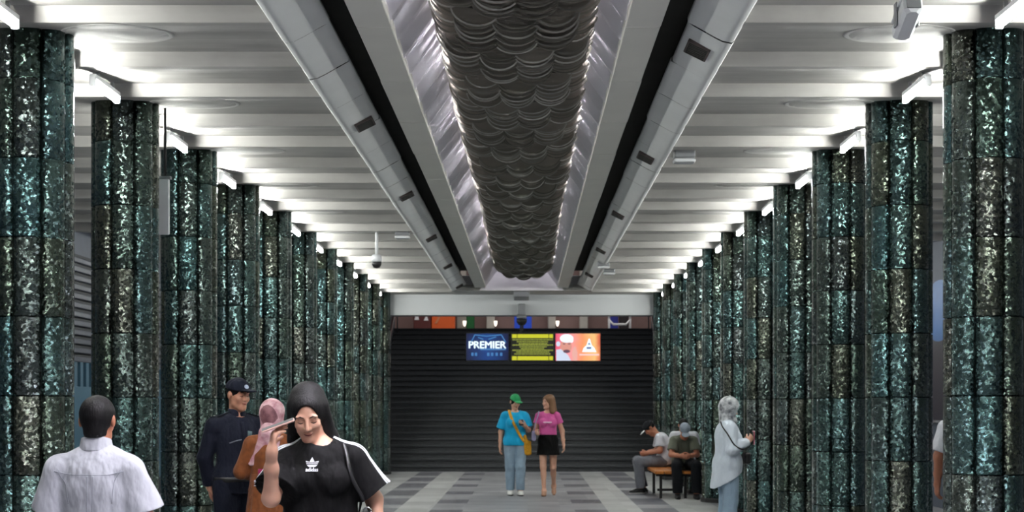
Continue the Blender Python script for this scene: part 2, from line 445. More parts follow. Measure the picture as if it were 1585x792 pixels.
tag(root, 'dome camera on a grey bracket in the middle of the white beam over the stairs', 'surveillance camera')
def device(x, y, z, lab, two=True):
    r = empty('smoke_detector', (PX(x, z), z, HC))
    MB().box(-.1, .1, -.08, .08, -.035, .05, bev=.01).build('base', M_grey, r)
    MB().box(-.105, .105, -.085, .085, -.075, -.04, bev=.012).build('cover', M_white, r)
    tag(r, lab, 'detector', 'small boxes on the ceiling')
device(623, 362, 20.3, 'small pale detector box on the left ceiling near the dome camera')
device(1059, 240, 13.9, 'largest pale detector box beside the right ceiling duct')
device(943, 420, 26.0, 'farther of two tiny detector boxes at the end of the right ceiling duct')
device(934, 431, 24.8, 'nearer of two tiny detector boxes at the end of the right ceiling duct')
# hanging sign behind the second left column
root = empty('hanging_sign', (0, 12.0, 0))
xs = PX(262, 12.0); MB().box(xs-.52, xs, -.02, .02, PZ(363, 12.0), PZ(277, 12.0), bev=.006).build('panel', M_white, root)
MB().box(xs-.54, xs+.015, -.028, .028, PZ(277, 12.0), PZ(273, 12.0)).build('frame', M_grey, root)
for dx in (.035, .46): MB().tube([(xs-dx, .0, PZ(274, 12.0)), (xs-dx, 0, HC+.09)], .012, 8).build('rod', M_black, root)
tag(root, 'white sign panel hanging on dark rods behind the second glass column of the left row', 'sign')

# ------------------------------------------------------------------ chandelier of curved glass leaves
def leaf_glass():
    t = NT('smoky_curved_glass'); r = t.node('ShaderNodeObjectInfo').outputs['Random']; g = t.node('ShaderNodeNewGeometry').outputs['Random Per Island']
    v = t.coord(); n = t.noise(v, 9, 2)
    k = t.math('FRACT', t.math('ADD', r, g))
    c = t.mix(k, lin((142, 139, 128)), lin((182, 175, 162)))
    t.base(t.mix(t.math('MULTIPLY', n, .5), c, lin((165, 160, 150)))); t.rough(.16); t.b.inputs['Specular IOR Level'].default_value = .8
    t.b.inputs['Alpha'].default_value = .86
    return t.m
M_leaf = leaf_glass()
def edge_glass():  # leaf rims whitened unevenly, painting in the glints of light they catch
    t = NT('lit_glass_edge'); rn = t.node('ShaderNodeObjectInfo').outputs['Random']; g = t.node('ShaderNodeNewGeometry').outputs['Random Per Island']
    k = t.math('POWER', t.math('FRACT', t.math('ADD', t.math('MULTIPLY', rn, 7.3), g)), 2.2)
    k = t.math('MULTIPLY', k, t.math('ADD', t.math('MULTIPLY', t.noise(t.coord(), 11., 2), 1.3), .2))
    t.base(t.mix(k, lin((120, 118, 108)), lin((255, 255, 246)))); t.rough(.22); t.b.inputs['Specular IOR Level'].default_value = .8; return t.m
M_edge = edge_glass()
def leaf(m, w=.31, sag=.115, L=.105, x=0, y=0, z=0, tilt=0.):
    """one gutter-shaped glass leaf, open side up, rolled rim along its lower front edge"""
    n = 12; P = []; Fc = []
    for yy, o in ((-L/2, 0), (L/2, 0), (L/2, .011), (-L/2, .011)):
        for i in range(n+1):
            a = math.pi*i/n; px = -(w/2-o)*math.cos(a); pz = -(sag-o)*math.sin(a)
            c, sn = math.cos(tilt), math.sin(tilt); P.append((x+px*c-pz*sn, y+yy, z+px*sn+pz*c+(yy*.25)))
    for a in range(4):
        b = (a+1) % 4
        for i in range(n): Fc.append((a*(n+1)+i, a*(n+1)+i+1, b*(n+1)+i+1, b*(n+1)+i))
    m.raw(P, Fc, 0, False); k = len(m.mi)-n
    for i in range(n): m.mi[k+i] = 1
    o = len(m.v)-4*(n+1)
    m.raw([(vx, vy+.02, vz) for vx, vy, vz in m.v[o:o+n+1]], [tuple(range(n+1))])
    return m
ch = empty('chandelier', (CX+.045, 0, 0)); ZB = EYE+2.46
tag(ch, 'long chandelier of overlapping curved smoky glass leaves hanging in the ceiling vault', 'chandelier')
spots = []; row = 0; y = 7.6; rr = random.Random(3)
while y < 28.9:
    grp = (row//8) % 2; ph = row % 8
    sc = 1.0+.03*math.sin(y*.55)
    drop = .045*(ph/7.)          # leaves of a tier step upward towards the rear
    cent = (-.375, -.125, .125, .375) if grp else (-.27, 0, .27)
    for c in cent: spots.append((c*sc, y+rr.uniform(-.015, .015), ZB+drop*.7+.09*(abs(c)/.4)**3+rr.uniform(-.008, .008), c*.35))
    for s in (-1, 1):
        spots.append((s*.455*sc, y, ZB+.16+drop*.6+rr.uniform(-.01, .01), s*.85))
    y += .118; row += 1
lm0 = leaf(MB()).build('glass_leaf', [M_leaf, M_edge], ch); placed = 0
rest = MB()
fr = [p for p in spots if p[1] > 8.85]
for (x, y, z, t) in spots:
    if y > 8.85 and placed < 98:
        o = lm0 if placed == 0 else lm0.copy()
        if placed: COL.objects.link(o)
        o.parent = ch; o.location = (x, y, z+.115); o.rotation_euler = (rr.uniform(-.05, .05), -t+rr.uniform(-.07, .07), rr.uniform(-.06, .06)); o.scale = (rr.uniform(.94, 1.1), 1, rr.uniform(.9, 1.12)); placed += 1
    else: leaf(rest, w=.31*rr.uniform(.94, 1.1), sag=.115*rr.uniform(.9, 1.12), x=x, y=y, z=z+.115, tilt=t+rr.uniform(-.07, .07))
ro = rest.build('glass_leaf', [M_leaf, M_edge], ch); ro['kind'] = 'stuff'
for e in (-1, 1): MB().box(e*.25-.02, e*.25+.02, 7.5, 28.9, ZB+.265, ZB+.32, bev=.006).build('carrier_rail', M_white, ch)
MB().box(-.49, .49, 7.5, 28.9, ZB+.25, ZB+.265).build('light_block_plate', mat('bronze_tray', (140, 134, 124), .5), ch)  # unseen tray, added to block vault light leaking between the leaves
m = MB()
for k in range(11): m.tube([(0, 8+2*k, ZB+.35), (0, 8+2*k, HC+1.03)], .012, 8)
m.build('hanger', M_grey, ch)
# tubes hidden in the vault above the chandelier
def make_cove():
    root = empty('vault_lamp'); MB().box(-.04, .04, -.62, .62, .03, .08).build('housing', M_white, root)
    MB().tube([(0, -.6, 0), (0, .6, 0)], .018, 10).build('tube', M_cove, root)
    MB().tube([(0, 0, .08), (0, 0, .14)], .01, 6).build('rod', M_grey, root); return root
cv = make_cove()
for k in range(11):
    for s in (-1, 1):
        o = cv if (k == 0 and s < 0) else copy_tree(cv); o.location = (CX+.045+s*.1, 4.5+2.2*k, HC+.745)
        tag(o, 'tube lamp above the chandelier, %s vault side, number %d from the front' % ('left' if s < 0 else 'right', k+1), 'lamp', 'vault lamps above the chandelier')

added_tube = [c for c in cv.children if c.name.startswith('tube')][0].data.copy(); added_tube.materials[0] = emit('vault_added_tube', (246, 243, 252), 110)
for k in range(4):                       # lower tubes ahead of the chandelier, unseen, added to light its rims
    for s in (-1, 1):
        o = copy_tree(cv); o.location = (CX+.02+s*.26, 2.6+1.35*k, HC+.36)
        for c_ in o.children:
            if c_.name.startswith('tube'): c_.data = added_tube
            if c_.name.startswith('rod'): c_.scale.z = 1.9
        tag(o, 'tube lamp in the vault ahead of the chandelier, %s side, %s one' % ('left' if s < 0 else 'right', ORD[k]), 'lamp', 'added unseen vault lamps ahead of the chandelier')

# ------------------------------------------------------------------ stairs and the lobby above
M_step = mat('dark_granite_step', (72, 74, 77), .5, var=.35, scale=14)
M_rail = mat('reddish_stone_rail', (120, 84, 84), .4, var=.15)
NS, RI, TR = 25, .1445, .30
st = empty('staircase', (CX, STAIR0, 0)); tag(st, 'wide dark stone staircase rising to the lobby at the end of the hall', 'staircase')
prof = []
for k in range(NS):
    y0 = k*TR; z0 = k*RI
    prof += [(y0, z0), (y0, z0+RI-.045), (y0-.05, z0+RI-.04), (y0-.05, z0+RI)]
top_y = NS*TR; TOP = NS*RI
prof += [(top_y, TOP), (top_y, 0)]
V = [(x, a, b) for x in (-3.55, 3.55) for a, b in prof]; n = len(prof)
Fc = [(i, i+1, n+i+1, n+i) for i in range(n-1)]+[tuple(range(n))[::-1], tuple(range(n, 2*n)), (n-1, 0, n, 2*n-1)]
fixn(MB().raw(V, Fc).build('steps', M_step, st))
for s in (-1, 1):
    MB().tube([(s*3.47, .1, .95), (s*3.47, top_y, TOP+.9), (s*3.47, top_y+1.2, TOP+.9)], .035, 10).build('handrail', M_rail, st)
    for k in (1, 9, 17, 24): MB().tube([(s*3.47, k*TR, k*RI), (s*3.47, k*TR, k*RI+.9)], .018, 8).build('rail_post', M_grey, st)
LB = STAIR0+top_y
M_lobby = mat('brown_marble', (150, 122, 118), .45, var=.18, scale=2.5)
M_pil = mat('pale_marble', (190, 186, 178), .5, var=.08)
struct(MB().box(-9, 9, LB, 49, TOP-.25, TOP-.002).build('floor_lobby', M_floor))
struct(MB().box(-9, 9, 48, 48.3, TOP, TOP+3.2).build('wall_lobby_back', M_lobby))
struct(MB().box(-9.3, 9.3, END+.5, 48.3, TOP+3.0, TOP+3.2).build('ceiling_lobby', M_ceil))
for s, nm in ((-1, 'left'), (1, 'right')):
    a, b = sorted((CX+s*3.56, CX+s*3.8)); struct(MB().box(a, b, END+.5, LB, 0, TOP+3.0).build('wall_stair_'+nm, M_wall))
    a, b = sorted((CX+s*8.8, CX+s*9)); struct(MB().box(a, b, LB, 48, TOP, TOP+3.0).build('wall_lobby_'+nm, M_lobby))
    a, b = sorted((CX+s*3.8, CX+s*9)); struct(MB().box(a, b, LB-.3, LB, TOP, TOP+3.0).build('wall_lobby_front_'+nm, M_lobby))
for k, (a, b) in enumerate(((707, 722), (753, 766), (848, 860), (897, 910))):
    struct(MB().box(PX(a, 47.7), PX(b, 47.7), 47.6, 48, TOP, TOP+3.0, bev=.02).build('trim_pilaster_%d' % (k+1), M_pil))
M_lamp2 = emit('lobby_sconce', (255, 240, 225), 1.6)
for k, x in enumerate((719, 767, 863)):
    r = empty('wall_lamp', (PX(x, 47.4), 47.45, PZ(500, 47.4)))
    fixn(MB().lathe([(.02, -.10), (.05, -.03), (.06, .08), (0, .08)], 16).build('shade', M_lamp2, r)); MB().box(-.03, .03, 0, .5, -.04, .04).build('arm', M_grey, r)
    tag(r, 'small glowing wall lamp in the upper lobby, %s from the left' % ORD[k], 'wall lamp', 'lobby wall lamps')
def lobby(name, x0, x1, z, hgt, rgb, label, cat, extra=None):
    r = empty(name, ((PX(x0, z)+PX(x1, z))/2, z, TOP)); hw = (PX(x1, z)-PX(x0, z))/2
    MB().box(-hw, hw, 0, .35, .06, hgt, bev=.02).build('body', mat(name+'_paint', rgb, .5), r)
    MB().box(-hw+.03, hw-.03, .02, .33, 0, .06).build('base', M_black, r)
    if extra: extra(r, hw, hgt)
    return tag(r, label, cat)
def ex_red(r, hw, h):
    MB().prism([(-.25, .62), (-.1, .62), (-.16, .95)], -.012, 0).build('white_motif', M_white, r); MB().prism([(.05, .6), (.2, .6), (.14, .8)], -.012, 0).build('white_motif', M_white, r)
def ex_or(r, hw, h):
    MB().prism([(-.28, .5), (-.2, .5), (.12, 1.1), (.04, 1.1)], -.012, 0).build('pale_stripe', mat('pale_orange', (190, 120, 80), .5), r)
lobby('red_kiosk', 640, 667, 46.5, 1.75, (84, 38, 36), 'dark red kiosk with white motifs at the left of the upper lobby', 'kiosk', ex_red)
lobby('orange_kiosk', 668, 704, 46.5, 1.75, (205, 88, 34), 'orange kiosk in the upper lobby left of the green panel', 'kiosk', ex_or)
lobby('green_panel', 722, 734, 47.0, 1.75, (20, 92, 44), 'narrow green panel standing in the upper lobby', 'panel')
lobby('blue_kiosk', 796, 823, 46.5, 1.8, (44, 84, 214), 'bright blue kiosk in the upper lobby behind the dome camera', 'kiosk')
lobby('navy_kiosk', 942, 957, 46.5, 1.8, (38, 44, 128), 'navy blue kiosk at the right of the upper lobby', 'kiosk')
lobby('black_cabinet', 959, 973, 46.5, 1.8, (34, 28, 32), 'black cabinet beside the navy kiosk in the upper lobby', 'cabinet')
r = empty('gate_arch', (PX(959, 45.5), 45.5, TOP)); xa = .33
MB().tube([(-xa, 0, .0), (-xa, 0, .6), (-xa*.9, 0, .52), (-.2, 0, .42), (.2, 0, .42), (xa*.9, 0, .52), (xa, 0, .6), (xa, 0, 0)], .035, 10).build('tube_frame', M_white, r)
MB().tube([(-xa, 0, .6), (-xa, 0, .78)], .035, 10).build('post_top', M_white, r); MB().tube([(xa, 0, .6), (xa, 0, .78)], .035, 10).build('post_top', M_white, r)
tag(r, 'white curved tube barrier in front of the navy kiosk in the upper lobby', 'barrier')
ld = bpy.data.lights.new('lobby_ceiling_light', 'AREA'); ld.shape = 'RECTANGLE'; ld.size = 10; ld.size_y = 3; ld.energy = 190; ld.color = (1, .95, .9)
lo = bpy.data.objects.new('lobby_ceiling_light', ld); COL.objects.link(lo); lo.location = (CX, 44.5, TOP+2.9)

l2 = bpy.data.lights.new('stairwell_fill_light', 'AREA'); l2.shape = 'RECTANGLE'; l2.size = 6; l2.size_y = .4; l2.energy = 70; l2.color = (.95, .97, 1)  # unseen area light, added to brighten the upper risers
lo2 = bpy.data.objects.new('stairwell_fill_light', l2); COL.objects.link(lo2); lo2.location = (CX, 33.2, TOP+2.9)

# ------------------------------------------------------------------ three screens hanging over the stairs
ZS = 31.95
def SX(x): return PX(x, ZS)
def SZ(y): return PZ(y, ZS)
hung = empty('screen_bracket', (0, ZS+.015, 0))
MB().box(SX(722), SX(930), .06, .12, SZ(520), SZ(516)).build('crossbar', M_black, hung)
for x in (806, 809): MB().box(SX(x)-.02, SX(x)+.02, .07, .11, SZ(518), EYE+1.95).build('drop_pole', M_black, hung)
MB().box(SX(724), SX(928), .055, .075, SZ(536), SZ(528)).build('crossbar', M_black, hung)
tag(hung, 'black bracket carrying the three screens under the white beam', 'bracket')
def screen(x0, x1, y0, y1, label):
    r = empty('display_screen', (0, ZS, 0))
    MB().box(SX(x0)-.018, SX(x1)+.018, .0, .07, SZ(y1)-.03, SZ(y0)+.03, bev=.008).build('casing', M_black, r)
    tag(r, label, 'screen', 'screens over the stairs'); return r
def rect(m, x0, x1, y0, y1, d=.012, mi=0): return m.box(SX(x0), SX(x1), -d, -d+.004, SZ(y1), SZ(y0), mi)
def grad(name, stops, axis=0, s=1., lo=0., hi=1., wob=0.):
    """lit picture area: smooth colour run across the panel"""
    t = NT(name); v = t.coord(); sx = t.node('ShaderNodeSeparateXYZ'); t.l.new(v, sx.inputs[0])
    k = t.math('DIVIDE', t.math('SUBTRACT', sx.outputs[axis], lo), hi-lo)
    if wob: k = t.math('ADD', k, t.math('MULTIPLY', t.math('SUBTRACT', t.noise(v, 3.), .5), wob))
    rp = t.node('ShaderNodeValToRGB'); t.l.new(k, rp.inputs[0]); e = rp.color_ramp.elements
    e[0].position, e[0].color = stops[0][0], (*lin(stops[0][1]), 1); e[1].position, e[1].color = stops[-1][0], (*lin(stops[-1][1]), 1)
    for p, c in stops[1:-1]: q = e.new(p); q.color = (*lin(c), 1)
    t.base((0, 0, 0)); t.l.new(rp.outputs[0], t.b.inputs['Emission Color']); t.b.inputs['Emission Strength'].default_value = s; t.rough(.3); return t.m
E_wh = emit('screen_white', (225, 245, 255), 1.1); E_cy = emit('screen_cyan', (70, 130, 190), .8); E_ye = emit('screen_yellow', (205, 205, 40), .85); E_yl = emit('screen_pale_yellow', (150, 160, 60), .7)
E_bk = emit('screen_dark', (12, 14, 12), .5)
# left: blue sports screen
r = screen(722, 787, 516, 557, 'left screen over the stairs, dark blue with the white word PREMIER')
rect(MB(), 722, 787, 516, 557, .004).build('picture', grad('blue_screen', [(0, (14, 24, 66)), (.5, (22, 62, 128)), (1, (12, 20, 60))], 0, .9, SX(722), SX(787), .5), r)
V, Fc = text_mesh('PREMIER', .22, SX(783)-SX(726)); m = MB(); zc = SZ(534)
m.raw([(SX(754.5)+x, -.02, zc+y) for x, y, z in V], Fc)
for dx, dz in ((.008, 0), (-.008, 0), (0, .006), (0, -.006)): m.raw([(SX(754.5)+x+dx, -.019, zc+y+dz) for x, y, z in V], Fc)
m.build('lettering', E_wh, r)
m = MB(); rect(m, 743, 783, 539, 541.5)
m.build('caption', E_cy, r)
m = MB()
for x in (729.5, 735, 754, 760, 767, 774): rect(m, x, x+3.6, 545.5, 550.5)
m.build('digits', E_cy, r)
m = MB()
for a, b in (((729, 530), (735, 518)), ((735, 518), (752, 520)), ((752, 520), (776, 518)), ((776, 518), (783, 530)), ((740, 522), (748, 525)), ((756, 525), (768, 521))):
    m.tube([(SX(a[0]), -.012, SZ(a[1])), (SX(b[0]), -.012, SZ(b[1]))], .012, 6)
m.build('arena_outline', E_cy, r)
# middle: timetable
r = screen(791, 857, 516, 558, 'middle screen over the stairs, black with yellow bars and text lines')
rect(MB(), 791, 857, 516, 558, .004).build('picture', E_bk, r)
m = MB(); rect(m, 792.5, 856, 517, 523); rect(m, 792.5, 856, 551, 557.2); m.build('bar', E_ye, r)
m = MB(); rr = random.Random(5)
for k, (a, b, y) in enumerate(((793, 856, 525.5), (800, 848, 528.6), (803, 847, 531.6), (793, 856, 533.8), (804, 846, 536.6), (806, 842, 539.4), (793, 856, 541.8), (799, 850, 544.6), (796, 852, 547.6))):
    x = a
    while x < b: wdt = rr.uniform(2, 6); rect(m, x, min(x+wdt, b), y-1, y+1); x += wdt+.5
m.build('text_lines', E_yl, r)
m = MB(); rect(m, 800, 801, 517, 523, .018); rect(m, 849, 850, 517, 523, .018); rect(m, 800, 801, 551, 557, .018); rect(m, 849, 850, 551, 557, .018); m.build('bar_divider', E_bk, r)
# right: advertisement
r = screen(860, 929, 516, 558, 'right screen over the stairs, pink and orange advertisement with a man in a white cap')
rect(MB(), 860, 929, 516, 558, .004).build('picture', grad('advert_screen', [(0, (226, 80, 110)), (.3, (240, 150, 160)), (.6, (240, 150, 100)), (.85, (245, 190, 120)), (1, (205, 90, 60))], 0, 1.0, SX(860), SX(929), .3), r)
def blob(m, cx, cy, rx, ry, d, n=20): return m.prism([(SX(cx)+math.cos(2*math.pi*i/n)*rx*ZS/F, SZ(cy)+math.sin(2*math.pi*i/n)*ry*ZS/F) for i in range(n)], -d, -d+.003)
m = MB(); blob(m, 877, 523.5, 10.5, 6.5, .02); m.prism([(SX(868), SZ(524)), (SX(888), SZ(526)), (SX(886), SZ(530)), (SX(869), SZ(528))], -.021, -.018); m.build('white_cap', E_wh, r)
m = MB(); blob(m, 876, 536, 9, 10.5, .014); m.build('face', emit('advert_skin', (220, 150, 135), .9), r)
m = MB(); m.prism([(SX(861), SZ(558)), (SX(861), SZ(541)), (SX(868), SZ(540)), (SX(879), SZ(549)), (SX(884), SZ(558))], -.017, -.014); blob(m, 864, 532, 3.2, 4, .013); m.build('white_collar', emit('advert_white', (205, 215, 235), .95), r)
m = MB(); blob(m, 877, 543.5, 5.5, 2.6, .02); blob(m, 873, 532, 2.2, .8, .02); blob(m, 881, 532, 2.2, .8, .02); m.build('dark_features', emit('advert_dark', (110, 75, 95), .7), r)
m = MB(); m.prism([(SX(893), SZ(558)), (SX(887), SZ(558)), (SX(885), SZ(545)), (SX(888), SZ(537)), (SX(891), SZ(536)), (SX(894), SZ(546))], -.02, -.016); m.build('hand', emit('advert_hand', (230, 170, 160), .95), r)
m = MB(); m.prism([(SX(901), SZ(544.5)), (SX(923), SZ(544.5)), (SX(920), SZ(538)), (SX(916), SZ(534)), (SX(913), SZ(524)), (SX(911), SZ(524)), (SX(908), SZ(534)), (SX(903.5), SZ(538))], -.014, -.01); m.build('white_emblem', E_wh, r)
m = MB(); rect(m, 908, 915, 537, 539.5, .02); m.prism([(SX(909.5), SZ(533)), (SX(914), SZ(533)), (SX(912), SZ(530))], -.02, -.016); m.build('emblem_mark', emit('advert_blue', (70, 80, 150), .8), r)
m = MB(); rect(m, 897, 927, 547.5, 550); m.build('caption', emit('advert_caption', (250, 205, 200), .95), r)

# ------------------------------------------------------------------ things seen between the columns: track walls
M_slat = mat('blue_grey_slat', (58, 62, 72), .5, var=.15); M_blue = mat('light_blue_panel', (50, 82, 100), .5, var=.1)
tw = empty('slatted_panel', (-6.35, 0, 0))
MB().box(.03, .08, 14, 27, .0, 3.62).build('backing', mat('slat_backing', (24, 27, 33), .7), tw)
k = 0; z = 2.12
while z < 3.5: MB().box(.08, .13, 14, 27, z, z+.07, bev=.01).build('slat', M_slat, tw); z += .125
MB().box(.08, .13, 14, 27, .3, 1.78, bev=.01).build('lower_panel', M_blue, tw)
y = 14.1
while y < 26.9: MB().box(.08, .12, y, y+.12, 1.78, 2.12).build('grille_bar', M_blue, tw); y += .26
tag(tw, 'blue grey slatted panel on the far left wall, light blue at the bottom', 'wall panel')
pb = empty('wall_poster', (6.1, 21.1, 0))
MB().box(-.06, -.02, -1.0, 1.0, PZ(655, 21), PZ(440, 21), bev=.01).build('frame', M_grey, pb)
MB().box(-.07, -.05, -.9, .9, PZ(650, 21), PZ(445, 21)).build('sheet', mat('poster_dark', (40, 36, 44), .4), pb)
m = MB(); m.prism([(math.cos(2*math.pi*i/28)*.75, PZ(480, 21)+math.sin(2*math.pi*i/28)*.45) for i in range(28)], -.08, -.068, 'yz'); m.build('blue_motif', mat('poster_blue', (44, 88, 140), .4, var=.4, scale=3), pb)
tag(pb, 'tall dark poster with a blue oval on the far right wall', 'poster')

# ------------------------------------------------------------------ bench between the right columns
bx0, bx1, bz = 2.05, 2.65, 24.0
M_wood = mat('orange_varnished_wood', (176, 108, 44), .35, var=.2, scale=3)
bn = empty('bench', ((bx0+bx1)/2+.02, bz+.1, 0)); hw = .30
for k in range(4): MB().box(-hw+k*.152, -hw+k*.152+.142, -.8, .8, .40, .45, bev=.008).build('seat_slat', M_wood, bn)
for e in (-1, 1):
    MB().box(-hw+.02, hw-.02, e*.65-.025, e*.65+.025, .36, .40).build('crossbar', M_black, bn)
    for d in (-1, 1): MB().box(d*.2-.022, d*.2+.022, e*.65-.022, e*.65+.022, 0, .37, bev=.004).build('leg', M_black, bn)
MB().box(-.2, .2, -.02, .02, .08, .12).build('stretcher', M_black, bn)
tag(bn, 'low wooden bench with orange seat and black legs by the right columns', 'bench')
# ================================================================== people
# Bodies are grown as one surface from a signed distance field (limbs, trunk, head and hands blended together).
def v3(*a): return np.array(a, dtype=np.float32)
def unit(a): a = np.asarray(a, np.float32); return a/np.linalg.norm(a)
def cone(a, b, ra, rb, flat=None, fr=1., cuts=(), k=None):
    a = np.asarray(a, np.float32); b = np.asarray(b, np.float32)
    R = max(ra, rb); lo = np.minimum(a, b)-R*1.05; hi = np.maximum(a, b)+R*1.05
    def f(P):
        ba = b-a; pa = P-a; t = np.clip((pa@ba)/max(float(ba@ba), 1e-9), 0, 1); q = pa-t[..., None]*ba
        if flat is not None: q = q+np.asarray(flat, np.float32)*((q@np.asarray(flat, np.float32))*(1/fr-1))[..., None]
        d = np.sqrt((q*q).sum(-1))-(ra+(rb-ra)*t)
        for c, n in cuts: d = np.maximum(d, (P-np.asarray(c, np.float32))@unit(n))
        return d
    return lo, hi, f, k
def ell(c, r, R=None, cuts=(), k=None):
    c = np.asarray(c, np.float32); r = np.asarray(r, np.float32); m = float(r.max())
    def f(P):
        p = P-c
        if R is not None: p = p@np.asarray(R, np.float32)
        k0 = np.sqrt(((p/r)**2).sum(-1)); k1 = np.sqrt(((p/(r*r))**2).sum(-1)); d = k0*(k0-1)/np.maximum(k1, 1e-6)
        for cc, n in cuts: d = np.maximum(d, (P-np.asarray(cc, np.float32))@unit(n))
        return d
    return c-m*1.05, c+m*1.05, f, k
def cbox(c, h, R=None, r=.01):
    c = np.asarray(c, np.float32); h = np.asarray(h, np.float32); m = float(np.linalg.norm(h))+r
    def f(P):
        p = P-c
        if R is not None: p = p@np.asarray(R, np.float32)
        q = np.abs(p)-h+r; return np.sqrt((np.maximum(q, 0)**2).sum(-1))+np.minimum(q.max(-1), 0)-r
    return c-m, c+m, f, None
def grow(prims, vox, k=.02, sub=(), cuts=(), fold=None, post=()):
    """blend prims, carve sub, clip by planes -> (verts, quads) of the zero surface (surface nets)"""
    allp = list(prims)+list(post)
    lo = np.min([p[0] for p in allp], 0)-k-3*vox; hi = np.max([p[1] for p in allp], 0)+k+3*vox
    n = np.ceil((hi-lo)/vox).astype(int)+1
    fld = np.full(n, .5, np.float32); ax = [lo[i]+vox*np.arange(n[i], dtype=np.float32) for i in range(3)]
    def block(p, pad):
        a = np.clip(np.floor((p[0]-pad-lo)/vox).astype(int), 0, n-1); b = np.clip(np.ceil((p[1]+pad-lo)/vox).astype(int)+1, 1, n)
        sl = tuple(slice(a[i], b[i]) for i in range(3))
        return sl, np.stack(np.meshgrid(*[ax[i][sl[i]] for i in range(3)], indexing='ij'), -1)
    def join(ps):
        for p in ps:
            kk = p[3] if p[3] is not None else k
            sl, P = block(p, kk+2*vox); d = p[2](P).astype(np.float32); f = fld[sl]
            h = np.maximum(kk-np.abs(f-d), 0)/max(kk, 1e-6); fld[sl] = np.minimum(f, d)-h*h*kk*.25
    join(prims)
    for p in sub:
        kk = p[3] if p[3] is not None else .006
        sl, P = block(p, kk+2*vox); d = -p[2](P).astype(np.float32); f = fld[sl]
        h = np.maximum(kk-np.abs(f-d), 0)/max(kk, 1e-6); fld[sl] = np.maximum(f, d)+h*h*kk*.25
    join(post)
    if cuts or fold is not None:
        P = np.stack(np.meshgrid(*ax, indexing='ij'), -1)
        if fold is not None: fld = fld-fold(P).astype(np.float32)
        for c, nn in cuts: fld = np.maximum(fld, ((P-np.asarray(c, np.float32))@unit(nn)).astype(np.float32))
        del P
    fld[0] = fld[-1] = .1; fld[:, 0] = fld[:, -1] = .1; fld[:, :, 0] = fld[:, :, -1] = .1
    s = fld < 0; nx, ny, nz = n
    cnt = np.zeros((nx-1, ny-1, nz-1), np.int8)
    for i in (0, 1):
        for j in (0, 1):
            for l in (0, 1): cnt += s[i:nx-1+i, j:ny-1+j, l:nz-1+l]
    act = (cnt > 0) & (cnt < 8); idx = np.full(act.shape, -1, np.int64); C = np.argwhere(act); idx[act] = np.arange(len(C))
    acc = np.zeros((len(C), 3)); num = np.zeros(len(C)); cor = [(i, j, l) for i in (0, 1) for j in (0, 1) for l in (0, 1)]
    for a in cor:
        for d in range(3):
            if a[d]: continue
            b = list(a); b[d] = 1
            va = fld[C[:, 0]+a[0], C[:, 1]+a[1], C[:, 2]+a[2]]; vb = fld[C[:, 0]+b[0], C[:, 1]+b[1], C[:, 2]+b[2]]
            x = (va < 0) != (vb < 0); t = np.where(x, va/np.where(x, va-vb, 1), 0)
            pt = np.tile(np.array(a, float), (len(C), 1)); pt[:, d] = t
            acc += np.where(x[:, None], pt, 0); num += x
    V = lo+vox*(C+acc/np.maximum(num, 1)[:, None]); Q = []
    for d in range(3):
        e = [slice(None)]*3; e[d] = slice(0, n[d]-1); g = [slice(None)]*3; g[d] = slice(1, n[d])
        sa, sb_ = s[tuple(e)], s[tuple(g)]; E_ = np.argwhere(sa != sb_); u, w_ = (d+1) % 3, (d+2) % 3
        E_ = E_[(E_[:, u] > 0) & (E_[:, w_] > 0) & (E_[:, u] < n[u]-1) & (E_[:, w_] < n[w_]-1)]
        def cell(du, dw): c = E_.copy(); c[:, u] += du; c[:, w_] += dw; return idx[c[:, 0], c[:, 1], c[:, 2]]
        q = np.stack([cell(-1, -1), cell(0, -1), cell(0, 0), cell(-1, 0)], 1)
        flip = ~sa[E_[:, 0], E_[:, 1], E_[:, 2]]; q[flip] = q[flip][:, ::-1]; Q.append(q)
    return V, np.concatenate(Q)
class Skin:
    """one mesh out of grown surfaces and small ribbons laid on them"""
    def __init__(s): s.V = []; s.Q = []; s.M = []; s.n = 0
    def add(s, V, Q, mi=0):
        s.V.append(np.asarray(V, float)); s.Q.append((np.asarray(Q)+s.n, mi)); s.n += len(V); return s
    def bvh(s):
        V = np.concatenate(s.V); return BVHTree.FromPolygons([tuple(v) for v in V], [tuple(int(i) for i in f) for q, _ in s.Q for f in q])
    def build(s, name, mats, parent=None):
        V = np.concatenate(s.V); me = bpy.data.meshes.new(name)
        fs = [q for q, _ in s.Q if len(q)]; tot = sum(len(q) for q in fs)
        me.vertices.add(len(V)); me.vertices.foreach_set('co', V.astype(np.float32).ravel())
        me.loops.add(tot*4); me.polygons.add(tot)
        me.loops.foreach_set('vertex_index', np.concatenate(fs).astype(np.int32).ravel())
        me.polygons.foreach_set('loop_start', np.arange(tot, dtype=np.int32)*4); 
        me.polygons.foreach_set('material_index', np.concatenate([np.full(len(q), m, np.int32) for q, m in s.Q if len(q)]))
        me.polygons.foreach_set('use_smooth', np.ones(tot, bool))
        for m in (mats if isinstance(mats, (list, tuple)) else [mats]): me.materials.append(m)
        me.update(calc_edges=True); me.validate()
        o = bpy.data.objects.new(name, me); COL.objects.link(o)
        if parent is not None: o.parent = parent
        return o
